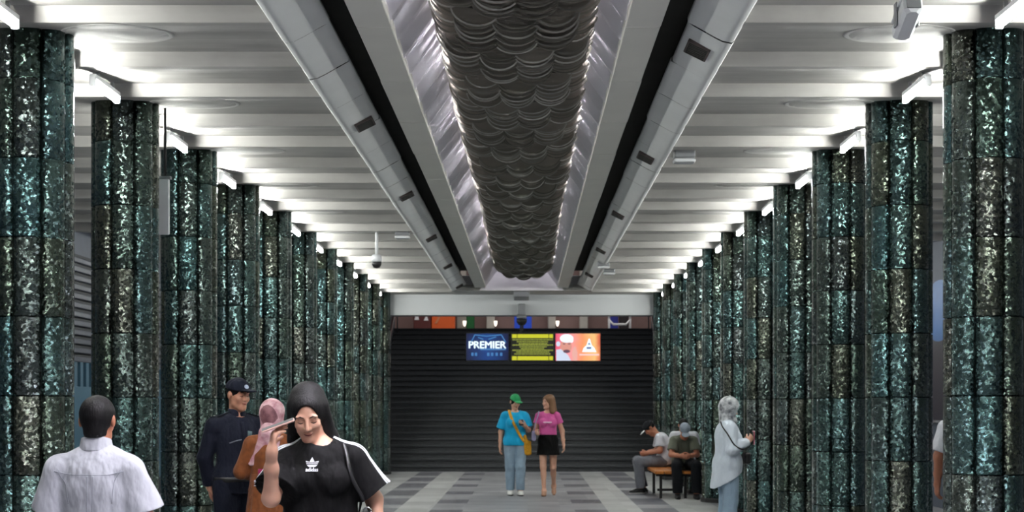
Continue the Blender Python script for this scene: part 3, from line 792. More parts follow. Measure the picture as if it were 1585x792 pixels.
def ribbon(bvh, pts, wid, lift=.0015, n=30, smooth=0, face=None):
    """strip of cloth / colour lying on a surface along pts; returns (V, Q), a closed thin strip"""
    P = [np.asarray(p, float) for p in pts]; L = [0]
    for a, b in zip(P, P[1:]): L.append(L[-1]+np.linalg.norm(b-a))
    V = []; Q = []
    ws = wid if callable(wid) else (lambda t: wid)
    C = []
    for i in range(n+1):
        t = L[-1]*i/n; j = min(max(np.searchsorted(L, t)-1, 0), len(P)-2); u = (t-L[j])/max(L[j+1]-L[j], 1e-9); C.append(P[j]*(1-u)+P[j+1]*u)
    for i in range(n+1):
        d = unit(C[min(i+1, n)]-C[max(i-1, 0)])
        if face is not None:             # features of a face are laid on from the front
            fd = Vector(np.asarray(face, float).tolist()); w2 = ws(i/n)/2; s = unit(np.cross(d, -np.asarray(face, float)))
            for e in (-1, 0, 1):
                o_ = Vector((C[i]+s*w2*e).tolist()); h = bvh.ray_cast(o_-fd*.2, fd)
                V.append((np.array(h[0]) if h[0] is not None else np.array(o_))-np.asarray(face, float)*lift)
            continue
        hit = bvh.find_nearest(Vector(C[i].tolist()))
        N = np.array(hit[1]); s = unit(np.cross(d, N)); w2 = ws(i/n)/2
        for e in (-1, 0, 1):
            h = bvh.find_nearest(Vector((np.array(hit[0])+s*w2*e).tolist())); V.append(np.array(h[0])+np.array(h[1])*lift)
    if smooth:
        A = np.array(V).reshape(n+1, 3, 3)
        for _ in range(smooth): A[1:-1] = A[1:-1]*.4+.3*(A[:-2]+A[2:])
        c = A[:, 1].copy()
        for _ in range(2): c[1:-1] = c[1:-1]*.4+.3*(c[:-2]+c[2:])
        for i in range(n+1):       # keep the strip at its width after smoothing
            d = A[i, 2]-A[i, 0]; L_ = np.linalg.norm(d); w2 = ws(i/n)/2
            if L_ > 1e-6: A[i, 0] = c[i]-d/L_*w2; A[i, 2] = c[i]+d/L_*w2; A[i, 1] = c[i]
        V = list(A.reshape(-1, 3))
    for i in range(n):
        for e in (0, 1): Q.append((i*3+e, i*3+3+e, i*3+4+e, i*3+1+e))
    return np.array(V), np.array(Q)
def folds(amp, seed, sx=9., sz=5.):
    r = random.Random(seed); T = [(r.uniform(.6, 1.5), r.uniform(-1, 1), r.uniform(0, 6.28)) for _ in range(4)]
    def f(P):
        o = 0
        for a, b, c in T: o = o+np.sin(P[..., 0]*sx*a*3+P[..., 2]*sz*b*3+P[..., 1]*8*b+c+1.5*np.sin(P[..., 2]*7*a+c))
        return o*amp/4
    return f
def rot(yaw=0, pitch=0, roll=0):
    """head turn: yaw to the figure's left (+x), pitch forward/down, roll to the left shoulder; degrees"""
    y, p, r = map(math.radians, (yaw, pitch, roll))
    return np.array((Matrix.Rotation(y, 3, 'Z') @ Matrix.Rotation(p, 3, 'X') @ Matrix.Rotation(r, 3, 'Y')), dtype=np.float32)

class Body:
    """joints of a figure in metres (x: the figure's left, -y: ahead, z up), for stature H"""
    def __init__(s, H=1.65, female=False, **kw):
        k = H/1.70; s.k = k; s.female = female; s.H = H
        s.pel = v3(0, 0, .93)*k; s.chest = v3(0, .0, 1.23)*k; s.neck = v3(0, .012, 1.44)*k; s.fat = 1.
        w = .165 if female else .185
        s.shL = v3(w, .01, 1.34)*k; s.shR = v3(-w, .01, 1.34)*k
        s.elL = v3(w+.05, .03, 1.09)*k; s.elR = v3(-w-.05, .03, 1.09)*k
        s.wrL = v3(w+.07, -.04, .85)*k; s.wrR = v3(-w-.07, -.04, .85)*k
        s.hipL = v3(.09, 0, .90)*k; s.hipR = v3(-.09, 0, .90)*k
        s.knL = v3(.095, -.015, .49)*k; s.knR = v3(-.095, -.015, .49)*k
        s.anL = v3(.095, .03, .085)*k; s.anR = v3(-.095, .03, .085)*k
        s.toeL = v3(.03, -1, 0); s.toeR = v3(-.03, -1, 0)
        s.head = v3(0, -.02, 1.585)*k; s.hr = rot(); s.fw = v3(0, -1, 0)
        s.hnL = s.hnR = None; s.curl = .5
        for a, b in kw.items(): setattr(s, a, np.asarray(b, np.float32) if isinstance(b, (tuple, list)) else b)
    def frame(s):
        up = unit(s.neck-s.pel); side = unit(s.shL-s.shR); side = unit(side-up*(side@up)); bk = np.cross(up, side)
        return side, bk, up, np.stack([side, bk, up], 1)
    def trunk(s, o=0., low=True):
        k = s.k; side, bk, up, R = s.frame(); f = s.fat
        waist = s.pel*.55+s.chest*.45
        wr = (.112 if s.female else .130)*k*f
        P = [ell(s.pel+up*.01*k, np.array([.165*f, .115*f, .135])*k+o, R), cone(s.pel+up*.03, waist, .135*k*f+o, wr+o, bk, .74), cone(waist, s.chest, wr+o, .148*k*f+o, bk, .72),
             ell(s.chest+up*.02*k, np.array([(.148 if s.female else .165)*f, .112*f, .185])*k+o, R),
             cone(s.shR*.82+s.shL*.18, s.shL*.82+s.shR*.18, .05*k+o, .05*k+o), ell(s.shL, np.array([.05, .054, .056])*k+o), ell(s.shR, np.array([.05, .054, .056])*k+o),
             cone(s.neck-up*.045*k, s.shL*.75+s.neck*.25, .052*k+o, .042*k+o), cone(s.neck-up*.045*k, s.shR*.75+s.neck*.25, .052*k+o, .042*k+o)]
        if s.female:
            for e in (-1, 1): P.append(ell(s.chest-bk*.078*k+side*e*.072*k+up*.0*k, np.array([.07, .062, .07])*k+o, R))
        return P
    def arm(s, e, o=0., upto=1.):
        sh, el, wr = (s.shL, s.elL, s.wrL) if e > 0 else (s.shR, s.elR, s.wrR); k = s.k*(.92 if s.female else 1.05)
        return [cone(sh, el, .05*k+o, .042*k+o), cone(el, el*.35+wr*.65, .044*k+o, .033*k+o), cone(el*.35+wr*.65, wr, .033*k+o, .026*k+o)]
    def leg(s, e, o=0.):
        hp, kn, an = (s.hipL, s.knL, s.anL) if e > 0 else (s.hipR, s.knR, s.anR); k = s.k*s.fat
        d = unit(an-kn); side, bk, up, R = s.frame(); cf = kn+(an-kn)*.3; b2 = unit(np.cross(unit(kn-hp), np.array([1, 0, 0]))+np.array([0, 1e-4, 0]))
        toe = s.toeL if e > 0 else s.toeR; back = -unit(toe)
        return [cone(hp, kn, .088*k+o, .056*k+o), cone(kn, an, .053*k+o, .036*k+o), ell(cf+back*.014, np.array([.05, .052, .1])*k+o)]
    def foot(s, e, o=0.):
        an = s.anL if e > 0 else s.anR; t = unit(s.toeL if e > 0 else s.toeR); k = s.k; up = np.array([0, 0, 1.]); up = unit(up-t*(up@t))
        h = an-up*.055*k-t*.035*k; b = an-up*.062*k+t*.10*k; tp = an-up*.066*k+t*.165*k
        return [cone(an, h, .036*k+o, .032*k+o), cone(an+t*.01, b, .036*k+o, .027*k+o), cone(h, b, .03*k+o, .028*k+o), cone(b, tp, .03*k+o, .02*k+o)]
    def hand(s, e):
        """palm, four unequal curled fingers and a thumb off the side of the palm"""
        el, wr = (s.elL, s.wrL) if e > 0 else (s.elR, s.wrR); spec = s.hnL if e > 0 else s.hnR; k = s.k*(.93 if s.female else 1.04)
        d = unit(wr-el); pn = None; curl = s.curl; th = .5
        if spec: d = unit(spec.get('d', d)); pn = spec.get('pn'); curl = spec.get('curl', curl); th = spec.get('th', th)
        if pn is None: pn = np.array([-e, -.25, 0.])                      # palm faces the thigh
        pn = unit(pn-d*(np.asarray(pn, float)@d)); sd = np.cross(d, pn)*(-e)   # towards the thumb
        if spec and 'flip' in spec: sd = -sd
        c = wr+d*.045*k; kn = wr+d*.088*k; P = [cone(wr-d*.01, wr+d*.02*k, .024*k, .024*k, pn, .8)]
        P.append(cone(wr+d*.022*k+sd*.0, kn-d*.012*k, .034*k, .040*k, pn, .42))
        for i, (off, L) in enumerate(((.030, .078), (.010, .088), (-.011, .082), (-.030, .064))):
            a = kn+sd*off*k-d*.004*k*abs(i-1); q = a; dd = d
            for j, (fr, tw) in enumerate(((.45, .55), (.31, .9), (.24, .7))):
                ang = curl*tw*(1+.12*i); ca, sa = math.cos(ang), math.sin(ang); nd = unit(dd*ca+pn*sa); pn2 = unit(pn-nd*(pn@nd)) if False else None
                q2 = q+nd*L*fr*k; P.append(cone(q, q2, (.0088-.0009*j)*k, (.0082-.0009*j)*k, k=.004)); q = q2; dd = nd; 
        t0 = wr+d*.025*k+sd*.026*k; t1 = t0+unit(sd*.75+d*.75+pn*th*.6)*.036*k; t2 = t1+unit(sd*.25+d*.9+pn*th)*.03*k; t3 = t2+unit(d*.9+pn*(th+.2)-sd*.05)*.024*k
        P += [cone(wr+d*.015*k, t0, .016*k, .015*k), cone(t0, t1, .0135*k, .0108*k, k=.008), cone(t1, t2, .0105*k, .0095*k, k=.004), cone(t2, t3, .0095*k, .008*k, k=.004)]
        return P
    def H_(s, x, y, z): return s.head+s.hr@(np.array([x, y, z], np.float32)*s.k*1.0)
    def skull(s, o=0.):
        k = s.k; R = s.hr; h = s.H_
        return [ell(h(0, .012, .032), np.array([.073, .092, .082])*k+o, R), ell(h(0, -.022, -.03), np.array([.055 if s.female else .060, .070, .084])*k+o, R)]
    def headp(s):
        k = s.k; R = s.hr; h = s.H_; up = unit(s.neck-s.pel); jw = .9 if s.female else 1.
        P = s.skull()
        P += [ell(h(0, -.066, -.094), np.array([.026*jw, .022, .02])*k, R), cone(h(-.042*jw, -.018, -.072), h(0, -.06, -.095), .016*k, .018*k), cone(h(.042*jw, -.018, -.072), h(0, -.06, -.095), .016*k, .018*k),
              ell(h(-.036, -.066, -.022), np.array([.022, .02, .02])*k, R), ell(h(.036, -.066, -.022), np.array([.022, .02, .02])*k, R),
              ell(h(-.03, -.077, .028), np.array([.024, .012, .009])*k, R, k=.012), ell(h(.03, -.077, .028), np.array([.024, .012, .009])*k, R, k=.012)]
        S = [ell(h(-.031, -.102, .006), np.array([.02, .018, .013])*k, R, k=.012), ell(h(.031, -.102, .006), np.array([.02, .018, .013])*k, R, k=.012)]
        D = [ell(h(-.031, -.073, .006), np.array([.014, .014, .012])*k, R, k=.004), ell(h(.031, -.073, .006), np.array([.014, .014, .012])*k, R, k=.004),
             cone(h(0, -.088, .016), h(0, -.108, -.026), .0075*k, .0115*k, k=.01), ell(h(-.011, -.097, -.03), np.array([.008, .01, .0075])*k, R, k=.006), ell(h(.011, -.097, -.03), np.array([.008, .01, .0075])*k, R, k=.006),
             ell(h(0, -.0895, -.055), np.array([.021, .009, .0055])*k, R, k=.006), ell(h(0, -.087, -.066), np.array([.018, .010, .0065])*k, R, k=.006),
             ell(h(-.077, .014, .0), np.array([.010, .019, .031])*k, R, k=.006), ell(h(.077, .014, .0), np.array([.010, .019, .031])*k, R, k=.006)]
        N = [cone(s.neck-up*.03*k, h(0, .02, -.045), (.05 if s.female else .058)*k, (.046 if s.female else .054)*k)]
        return P, S, D, N
    def build_body(s, vox, skin, cheek, dark, white, shod=True):
        P = s.trunk(); 
        for e in (-1, 1): P += s.arm(e)+s.leg(e)+s.foot(e)
        hp, hs, hd, nk = s.headp(); H = []
        for e in (-1, 1): H += s.hand(e)
        # eye sockets are carved before eyes, nose, lips and hands are laid in
        sk = Skin()
        V, Q = grow(P+nk+hp, vox, .028, sub=hs, post=hd+H)
        sk.add(V, Q, 0)
        b = sk.bvh(); h = s.H_; fd = s.hr@np.array([0, 1, 0], np.float32); k = s.k
        def feat(pts, wid, lift, n, mi): sk.add(*ribbon(b, pts, wid, lift, n, face=fd), mi)
        thin = .8 if s.female else 1.15
        for e in (-1, 1):
            feat([h(e*.013, -.1, .026), h(e*.031, -.1, .033), h(e*.048, -.1, .027)], lambda t: .0075*thin*k*(1-.55*abs(2*t-.8)), .001, 12, 1)
            if s.eyes == 'open':
                feat([h(e*.019, -.1, .005), h(e*.044, -.1, .0065)], lambda t: .011*k*math.sin(math.pi*min(max(t, .08), .92)), .0008, 12, 3)
                feat([h(e*.0265, -.1, .006), h(e*.0355, -.1, .006)], lambda t: .0092*k*math.sin(math.pi*min(max(t, .15), .85)), .0014, 6, 1)
                feat([h(e*.017, -.1, .0065), h(e*.031, -.1, .0125), h(e*.046, -.1, .0075)], .0028*k, .0016, 12, 1)
            else:
                feat([h(e*.017, -.1, .002), h(e*.031, -.1, -.0035), h(e*.046, -.1, .001)], lambda t: .0042*k*(.5+.5*math.sin(math.pi*t)), .001, 14, 1)
        feat([h(-.023, -.1, -.059), h(0, -.1, -.0585), h(.023, -.1, -.059)], lambda t: .017*k*(.15+.85*math.sin(math.pi*t)), .0008, 14, 2)
        feat([h(-.022, -.1, -.0592), h(0, -.1, -.0605), h(.022, -.1, -.0592)], .0016*k, .0014, 14, 1)
        o = sk.build('person', [skin, dark, cheek, white])
        return o
    eyes = 'open'
# ------------------------------------------------------------------ clothing grown over the same figure
def cloth(name, rgb, var=.12, rough=.8, scale=14., bump=.25):
    t = NT(name); c = lin(rgb); v = t.coord(); n = t.noise(v, scale, 4)
    t.base(t.mix(n, tuple(x*(1-var) for x in c), tuple(min(1, x*(1+var)) for x in c))); t.rough(rough); t.b.inputs['Specular IOR Level'].default_value = .25
    t.b.inputs['Sheen Weight'].default_value = .08 if max(rgb) > 60 else .01
    if max(rgb) < 60: t.b.inputs['Specular IOR Level'].default_value = .12
    mp = t.node('ShaderNodeMapping'); t.l.new(v, mp.inputs['Vector']); mp.inputs['Scale'].default_value = (1.6, 1.6, .8); mp.inputs['Rotation'].default_value = (.2, .5, .3)
    w_ = t.noise(mp.outputs[0], 7.5, 2.5, .55)
    t.bump(t.math('ADD', t.math('MULTIPLY', w_, 1.), t.math('MULTIPLY', t.noise(v, 420, 2), .004)), .55, .06); return t.m
def hairm(name, rgb):
    t = NT(name); c = lin(rgb); v = t.coord(); mp = t.node('ShaderNodeMapping'); t.l.new(v, mp.inputs['Vector']); mp.inputs['Scale'].default_value = (90, 90, 6)
    n = t.noise(mp.outputs[0], 2., 4); t.base(t.mix(n, tuple(x*.6 for x in c), tuple(x*1.5 for x in c))); t.rough(.58); t.b.inputs['Specular IOR Level'].default_value = .2; t.bump(n, .6, .006); return t.m
def skinm(name, rgb):
    t = NT(name); c = lin(rgb); v = t.coord(); n = t.noise(v, 30, 3)
    t.base(t.mix(n, tuple(x*.9 for x in c), tuple(x*1.08 for x in c))); t.rough(.5); t.b.inputs['Subsurface Weight'].default_value = .08
    t.b.inputs['Subsurface Radius'].default_value = (.012, .005, .003); return t.m
K_lip = skinm('lips', (150, 78, 72)); K_dark = hairm('brow_hair', (26, 20, 18)); K_eye = mat('eye_white', (205, 200, 195), .3)
def garment(name, B, prims, m, parent, vox, k=.02, **kw):
    V, Q = grow(prims, vox, k, **kw); s = Skin().add(V, Q); return s.build(name, m, parent), s
def shirt(B, vox, o, m, parent, name='shirt', slv=.6, loose=.02, hem=-.12, flare=.0, long=False, neckf=.35, nz=.0, seed=1, amp=.004, extra=(), hemtilt=0.):
    side, bk, up, R = B.frame(); k = B.k; P = B.trunk(o)
    hemc = B.pel+up*hem; wr = .150*k*B.fat+o+flare
    P.append(cone(B.chest, hemc-up*.06, .146*k*B.fat+o, wr, bk, .74))
    for e in (-1, 1):
        sh, el, wr_ = (B.shL, B.elL, B.wrL) if e > 0 else (B.shR, B.elR, B.wrR)
        if long:
            P += [cone(sh, el, .056*k+o, .048*k+o), cone(el, wr_, .048*k+o, .036*k+o, cuts=[(wr_-(wr_-el)*.06, wr_-el)])]
        else:
            E_ = sh+(el-sh)*slv; P.append(cone(sh, sh+(el-sh)*(slv+.25), .056*k+o, .056*k+o+loose, cuts=[(E_, el-sh)]))
    if hem < -.05: P.append(ell(B.pel, np.array([.178, .132, .14])*k*B.fat+o, R))
    P += list(extra)
    hole = cone(B.neck-up*(.005-nz)*k-bk*(.012+neckf*.05), B.neck+up*.16-bk*.05, .066*k+o*.3, .12*k, k=.006)
    cuts = [(hemc, -up-bk*hemtilt), (B.neck+up*(.045+nz)*k, up)]
    return garment(name, B, P, m, parent, vox, .022, sub=[hole], cuts=cuts, fold=folds(amp, seed))
def trousers(B, vox, o, m, parent, top=.09, w=(.100, .078, .068), name='trousers', seed=2, amp=.004, endf=.97):
    side, bk, up, R = B.frame(); k = B.k
    P = [ell(B.pel+up*.0*k, np.array([.168*B.fat, .12*B.fat, .135])*k+o, R, cuts=[(B.pel+up*top, up)])]
    for e in (-1, 1):
        hp, kn, an = (B.hipL, B.knL, B.anL) if e > 0 else (B.hipR, B.knR, B.anR)
        P += [cone(hp, kn, w[0]*k*B.fat+o, w[1]*k+o), cone(kn, kn+(an-kn)*1.1, w[1]*k+o, w[2]*k+o, cuts=[(kn+(an-kn)*endf, an-kn)])]
        d = unit(an-kn); P.append(ell(kn+(an-kn)*.3+np.array([0, .0, 0]), np.array([.07, .07, .1])*k+o))
    return garment(name, B, P, m, parent, vox, .025, fold=folds(amp, seed, 7, 9))
def shoes(B, vox, m, sole, parent, name='shoe', o=.008, low=True):
    for e in (-1, 1):
        an = B.anL if e > 0 else B.anR; t = unit(B.toeL if e > 0 else B.toeR); up = np.array([0, 0, 1.]); up = unit(up-t*(up@t))
        V, Q = grow(B.foot(e, o), min(vox, .006), .02, cuts=[(an-up*(.0 if low else -.05)*B.k, up), (an-up*.088*B.k, -up)])
        s = Skin().add(V, Q); ob = s.build(name, [m, sole], parent)
        c = np.array([p.center for p in ob.data.polygons]); lowf = ((c-an)@up) < -.068*B.k
        ob.data.polygons.foreach_set('material_index', lowf.astype(np.int32))
def crop_hair(B, vox, m, parent, o=.009, name='hair', face=(.074, .085, .10), fz=-.035, low=-.055, extra=(), post=(), sub=(), ears_out=True):
    h = B.H_; k = B.k; R = B.hr
    hairline = ell(h(0, -.105, fz), np.array(face)*k, R, k=.008)
    ears = [ell(h(e*.082, .008, -.005), np.array([.02, .03, .038])*k, R, k=.006) for e in (-1, 1)] if ears_out else []
    return garment(name, B, B.skull(o)[:1]+list(extra), m, parent, vox, .012, sub=[hairline]+ears+list(sub), cuts=[(h(0, 0, low), R@np.array([0, -.25, -1.])) ] if low is not None else (), post=post)
def cap(B, vox, m, parent, brim=1, name='cap', o=.016, mb=None):
    """cap with crown, peak and button; brim -1 puts the peak backwards"""
    h = B.H_; k = B.k; R = B.hr
    ob, s = garment(name, B, [ell(h(0, .008, .035), np.array([.075, .095, .088])*k+o, R)], m, parent, vox, .01, cuts=[(h(0, 0, .048), R@np.array([0, .12, -1.]))])
    pk = [ell(h(0, -.135*brim, .048), np.array([.068, .062, .011])*k, R)]
    V, Q = grow(pk, min(vox, .004), .01, sub=[ell(h(0, .0, .02), np.array([.07, .09, .06])*k, R)]); Skin().add(V, Q).build('cap_peak', mb or m, ob)
    return ob, s
def strap(name, bvh, pts, wid, m, parent=None, lift=.006, n=30, thick=True):
    V, Q = ribbon(bvh, pts, wid, lift, n, 3); o = Skin().add(V, Q).build(name, m, parent)
    md = o.modifiers.new('thickness', 'SOLIDIFY'); md.thickness = .004 if thick else .0008; md.offset = 1; return o
def place(o, x, y, rz): o.location = (x, y, 0); o.rotation_euler = (0, 0, math.radians(rz))
def to_world(o, p): return Matrix.Translation(o.location) @ o.rotation_euler.to_matrix().to_4x4() @ Vector(np.asarray(p, float).tolist())
S_tan = skinm('skin_tan', (196, 142, 116)); S_fair = skinm('skin_fair', (206, 158, 134)); S_brown = skinm('skin_brown', (176, 116, 90))
H_black = hairm('black_hair', (9, 8, 9)); H_brown = hairm('light_brown_hair', (118, 88, 66))
C_black = cloth('black_jersey', (9, 9, 10)); C_white = cloth('white_cotton', (192, 194, 202), .04); C_navy = cloth('navy_uniform_cloth', (25, 28, 40))
C_jean = cloth('washed_denim', (142, 164, 182), .2, scale=9); C_grey = cloth('grey_trouser_cloth', (104, 106, 114)); C_dark = cloth('dark_trouser_cloth', (24, 26, 30))
W_shoe = mat('white_leather', (220, 220, 216), .5); B_shoe = mat('black_leather', (20, 20, 21), .4); W_mark = cloth('white_print', (228, 230, 235), .02, .7)

# ---------------------------------------------------- man in a white shirt, seen from behind
B = Body(1.60, fat=1.0, shL=(.158, .01, 1.245), shR=(-.158, .01, 1.245), elL=(.225, -.02, 1.0), elR=(-.225, -.02, 1.0), wrL=(.235, -.16, .84), wrR=(-.235, -.16, .84), head=(0, -.022, 1.468), neck=(0, .0, 1.355), hr=rot(3, 4))
o = B.build_body(.005, S_brown, K_lip, K_dark, K_eye)
tag(o, 'man with short black hair in a white short-sleeved shirt, seen from behind', 'person'); place(o, PX(149, 6.5), 6.5, 180)
g, s = shirt(B, .005, .016, C_white, o, slv=.74, loose=.034, hem=-.2, flare=.01, neckf=-.05, nz=.012, seed=11, amp=.008)
bv = s.bvh(); side, bk, up, R = B.frame()
C_seam = cloth('white_cotton_seam', (158, 162, 172), .04)
strap('yoke_seam', bv, [B.neck+side*.16+bk*.2-up*.105, B.neck+bk*.25-up*.095, B.neck-side*.16+bk*.2-up*.105], .0035, C_seam, g, .0008, 30, False)
for dx in (-.018, .018): strap('back_pleat', bv, [B.neck+bk*.25-up*.1+side*dx, B.neck+bk*.25-up*.42+side*dx], .003, C_seam, g, .0008, 30, False)
for e in (-1, 1):
    shj = B.shL if e > 0 else B.shR; strap('sleeve_seam', bv, [shj+bk*.10-side*e*.022+up*.01, shj+bk*.13-side*e*.026-up*.06, shj+bk*.14-side*e*.03-up*.15], .0035, C_seam, g, .0008, 24, False)
V, Q = grow([cone(B.neck-up*.028, B.neck+up*.045, .079, .064, bk, .95)], .004, .01, cuts=[(B.neck+up*.034, up*1-bk*.25), (B.neck-up*.02, -up)]); Skin().add(V, Q).build('collar', C_white, g)
trousers(B, .007, .008, C_dark, o); shoes(B, .006, B_shoe, B_shoe, o)
crop_hair(B, .004, H_black, o, o=.010, low=-.062, face=(.078, .095, .1), extra=[cone(B.H_(0, .045, 0), B.H_(0, .048, -.05), .062, .052)])

# ---------------------------------------------------- young woman in a black t-shirt speaking into her phone
B = Body(1.645, True, fat=1.04, shL=(.150, .01, 1.285), shR=(-.150, 0, 1.28), elL=(.245, .06, 1.095), elR=(-.205, -.15, 1.115), wrL=(.285, -.02, .885), wrR=(-.183, -.255, 1.325), head=(-.052, -.045, 1.495), neck=(-.012, .0, 1.385), hr=rot(6, 26, -4),
         hnR=dict(d=(.12, .0, 1.), pn=(.9, .35, .1), curl=.75, th=.9), eyes='down')
o = B.build_body(.0045, S_fair, K_lip, K_dark, K_eye)
tag(o, 'young woman with long black hair in a black t-shirt, speaking into a raised phone', 'person'); YW = (PX(496, 6.75), 6.75, 0); place(o, *YW)
g, s = shirt(B, .005, .018, C_black, o, name='t_shirt', slv=.78, loose=.042, hem=-.16, flare=.02, neckf=.12, nz=-.004, seed=5, amp=.009)
bv = s.bvh(); side, bk, up, R = B.frame()
for e in (-1, 1):
    sh, el = (B.shL, B.elL) if e > 0 else (B.shR, B.elR); d = el-sh
    for q in (-1, 0, 1):
        off = -bk*(.017+.021*q)+np.array([0, 0, .0]); outw = side*e*.16+up*.12
        strap('sleeve_stripe', bv, [B.neck+side*e*.075+up*.06+off, sh+up*.09+off-side*e*.01, sh+d*.25+side*e*.10+up*.05+off, sh+d*.5+side*e*.12+off, sh+d*.765+side*e*.12+off], .0095, W_mark, g, .0018, 60)
def decal(bv, polys, cx, cz, name, m, parent):
    """flat lettering laid onto the front of a garment"""
    vs_, fs_ = [], []
    for V, Fc in polys:
        b = len(vs_)
        for x, y in V:
            h = bv.ray_cast(Vector((cx+x, -1.0, cz+y)), Vector((0, 1, 0))); p = h[0] if h[0] is not None else Vector((cx+x, -.15, cz+y)); vs_.append((p.x, p.y-.0022, p.z))
        fs_ += [tuple(i+b for i in f) for f in Fc]
    me = bpy.data.meshes.new(name); me.from_pydata(vs_, [], fs_); me.materials.append(m); ob = bpy.data.objects.new(name, me); COL.objects.link(ob); ob.parent = parent; return ob
def leafpoly(a, L, w_, base=(0, 0), n=10):
    P = []
    for i in range(n+1): t = i/n; P.append((w_*math.sin(math.pi*t**.85), L*t))
    for i in range(n-1, 0, -1): t = i/n; P.append((-w_*math.sin(math.pi*t**.85), L*t))
    c, s_ = math.cos(a), math.sin(a); return [(base[0]+x*c-y*s_, base[1]+x*s_+y*c) for x, y in P]
lg = []
for a, L, w_ in ((0, .044, .0115), (.85, .041, .0105), (-.85, .041, .0105)):
    P = leafpoly(a, L, w_, (0, -.006))
    # three bars of cloth stay open across the lower half of the leaves
    for z0, z1 in ((-.012, .003), (.0065, .0105), (.0140, .05)):
        Q = [p for p in P]
        def clip(Q, z, keep_above):
            out = []
            for i in range(len(Q)):
                A, Bq = Q[i], Q[(i+1) % len(Q)]; ia = (A[1] >= z) == keep_above; ib = (Bq[1] >= z) == keep_above
                if ia: out.append(A)
                if ia != ib: t = (z-A[1])/(Bq[1]-A[1]); out.append((A[0]+(Bq[0]-A[0])*t, z))
            return out
        Q = clip(clip(Q, z0, True), z1, False)
        if len(Q) > 2: lg.append((Q, [tuple(range(len(Q)))]))
V, Fc = text_mesh('adidas', .025, .056); lg.append(([(x, y-.019) for x, y, z in V], Fc))
for dx, dy in ((.0008, 0), (-.0008, 0), (0, .0008)): lg.append(([(x+dx, y-.019+dy) for x, y, z in V], Fc))
decal(bv, lg, (482-816.5)*6.6/F-YW[0], PZ(720.5, 6.6), 'chest_logo', W_mark, g)
trousers(B, .007, .008, C_dark, o); shoes(B, .006, W_shoe, W_shoe, o)
h = B.H_; hz = [ell(h(0, .035, .105), np.array([.045, .045, .03]), B.hr), cone(h(.0, .07, .05), h(0, .10, -.16), .085, .075, k=.03), cone(h(.062, .03, .03), h(.088, .03, -.15), .036, .042, k=.03), cone(h(.088, .03, -.15), B.shL+np.array([-.06, -.075, -.09]), .042, .03, k=.03),
      cone(h(-.062, .03, .03), h(-.082, .04, -.15), .034, .034, k=.03), cone(h(0, .10, -.16), B.chest+np.array([0, .15, -.05]), .075, .05, k=.03)]
crop_hair(B, .0045, H_black, o, o=.010, low=None, face=(.060, .096, .110), fz=-.022, extra=hz, ears_out=False)
ph = empty('phone', (0, 0, 0)); pc = to_world(o, B.wrR+np.array([.028, .0, .125])*1.0); ph.location = pc; ph.rotation_euler = (math.radians(8), math.radians(-20), math.radians(8))
MB().box(-.078, .078, -.037, .037, -.0045, .0045, bev=.004).build('case', mat('rose_gold_case', (208, 170, 160), .3, metal=.3), ph)
MB().box(-.074, .074, -.034, .034, .0042, .0052).build('screen', M_black, ph); tag(ph, 'thin rose-coloured phone held flat by the young woman in the black t-shirt', 'phone')
bg = empty('handbag', tuple(to_world(o, (.215, .015, .93)))); bc = np.array([.0, 0, 0])
V, Q = grow([cbox((0, 0, 0), (.045, .12, .115), r=.03)], .005, .01, fold=folds(.003, 4)); Skin().add(V, Q).build('body', B_shoe, bg)
V, Q = ribbon(bv, [(.225, -.08, 1.03), (.20, -.12, 1.14), (.15, -.12, 1.28), (.10, -.02, 1.42), (.13, .12, 1.30), (.2, .12, 1.1), (.225, .08, 1.03)], .018, .006, 40, 12)
so = Skin().add(V-np.array([.215, .015, .93]), Q).build('strap', B_shoe, bg); so.modifiers.new('thickness', 'SOLIDIFY').thickness = .004
for yy in (-.085, .085): MB().tube([(.012+.018*math.cos(t), yy, .118+.018*math.sin(t)) for t in [2*math.pi*i/14 for i in range(15)]], .0035, 8).build('ring', mat('silver_ring', (190, 190, 190), .25, metal=.9), bg)
tag(bg, 'black shoulder bag with silver rings at the side of the woman in the black t-shirt', 'bag')

# ---------------------------------------------------- guard in a navy uniform and cap
B = Body(1.73, fat=1.03, hr=rot(18, 6), elL=(.25, .06, 1.11), elR=(-.25, .06, 1.11), wrL=(.19, .12, .88), wrR=(-.19, .12, .88), eyes='down')
o = B.build_body(.006, S_tan, K_lip, K_dark, K_eye); tag(o, 'man in a dark navy uniform and cap standing by the left columns', 'person'); place(o, PX(367, 11.7), 11.7, 32)
g, s = shirt(B, .006, .014, C_navy, o, long=True, hem=-.13, neckf=.2, nz=.015, seed=8, amp=.004); bv = s.bvh(); side, bk, up, R = B.frame()
V, Q = grow([cone(B.neck-up*.03, B.neck+up*.05, .082, .066, bk, .95)], .005, .01, sub=[cone(B.neck-bk*.08+up*.06, B.neck-bk*.08-up*.03, .03, .012)], cuts=[(B.neck+up*.04, up-bk*.1), (B.neck-up*.025, -up)]); Skin().add(V, Q).build('collar', C_navy, g)
grey_p = cloth('grey_reflective_piping', (96, 100, 108)); strap('chest_piping', bv, [B.chest+side*.13-bk*.2+up*.03, B.chest-bk*.25+up*.0, B.chest-side*.15-bk*.2-up*.035], .010, grey_p, g, .002)
strap('badge', bv, [B.chest-bk*.25+side*.055+up*.065, B.chest-bk*.25+side*.125+up*.06], .045, cloth('badge_patch', (92, 112, 116), .4, scale=60), g, .003, 10)
strap('button_placket', bv, [B.neck-bk*.15-up*.05, B.chest-bk*.25, B.pel-bk*.25], .03, C_navy, g, .003)
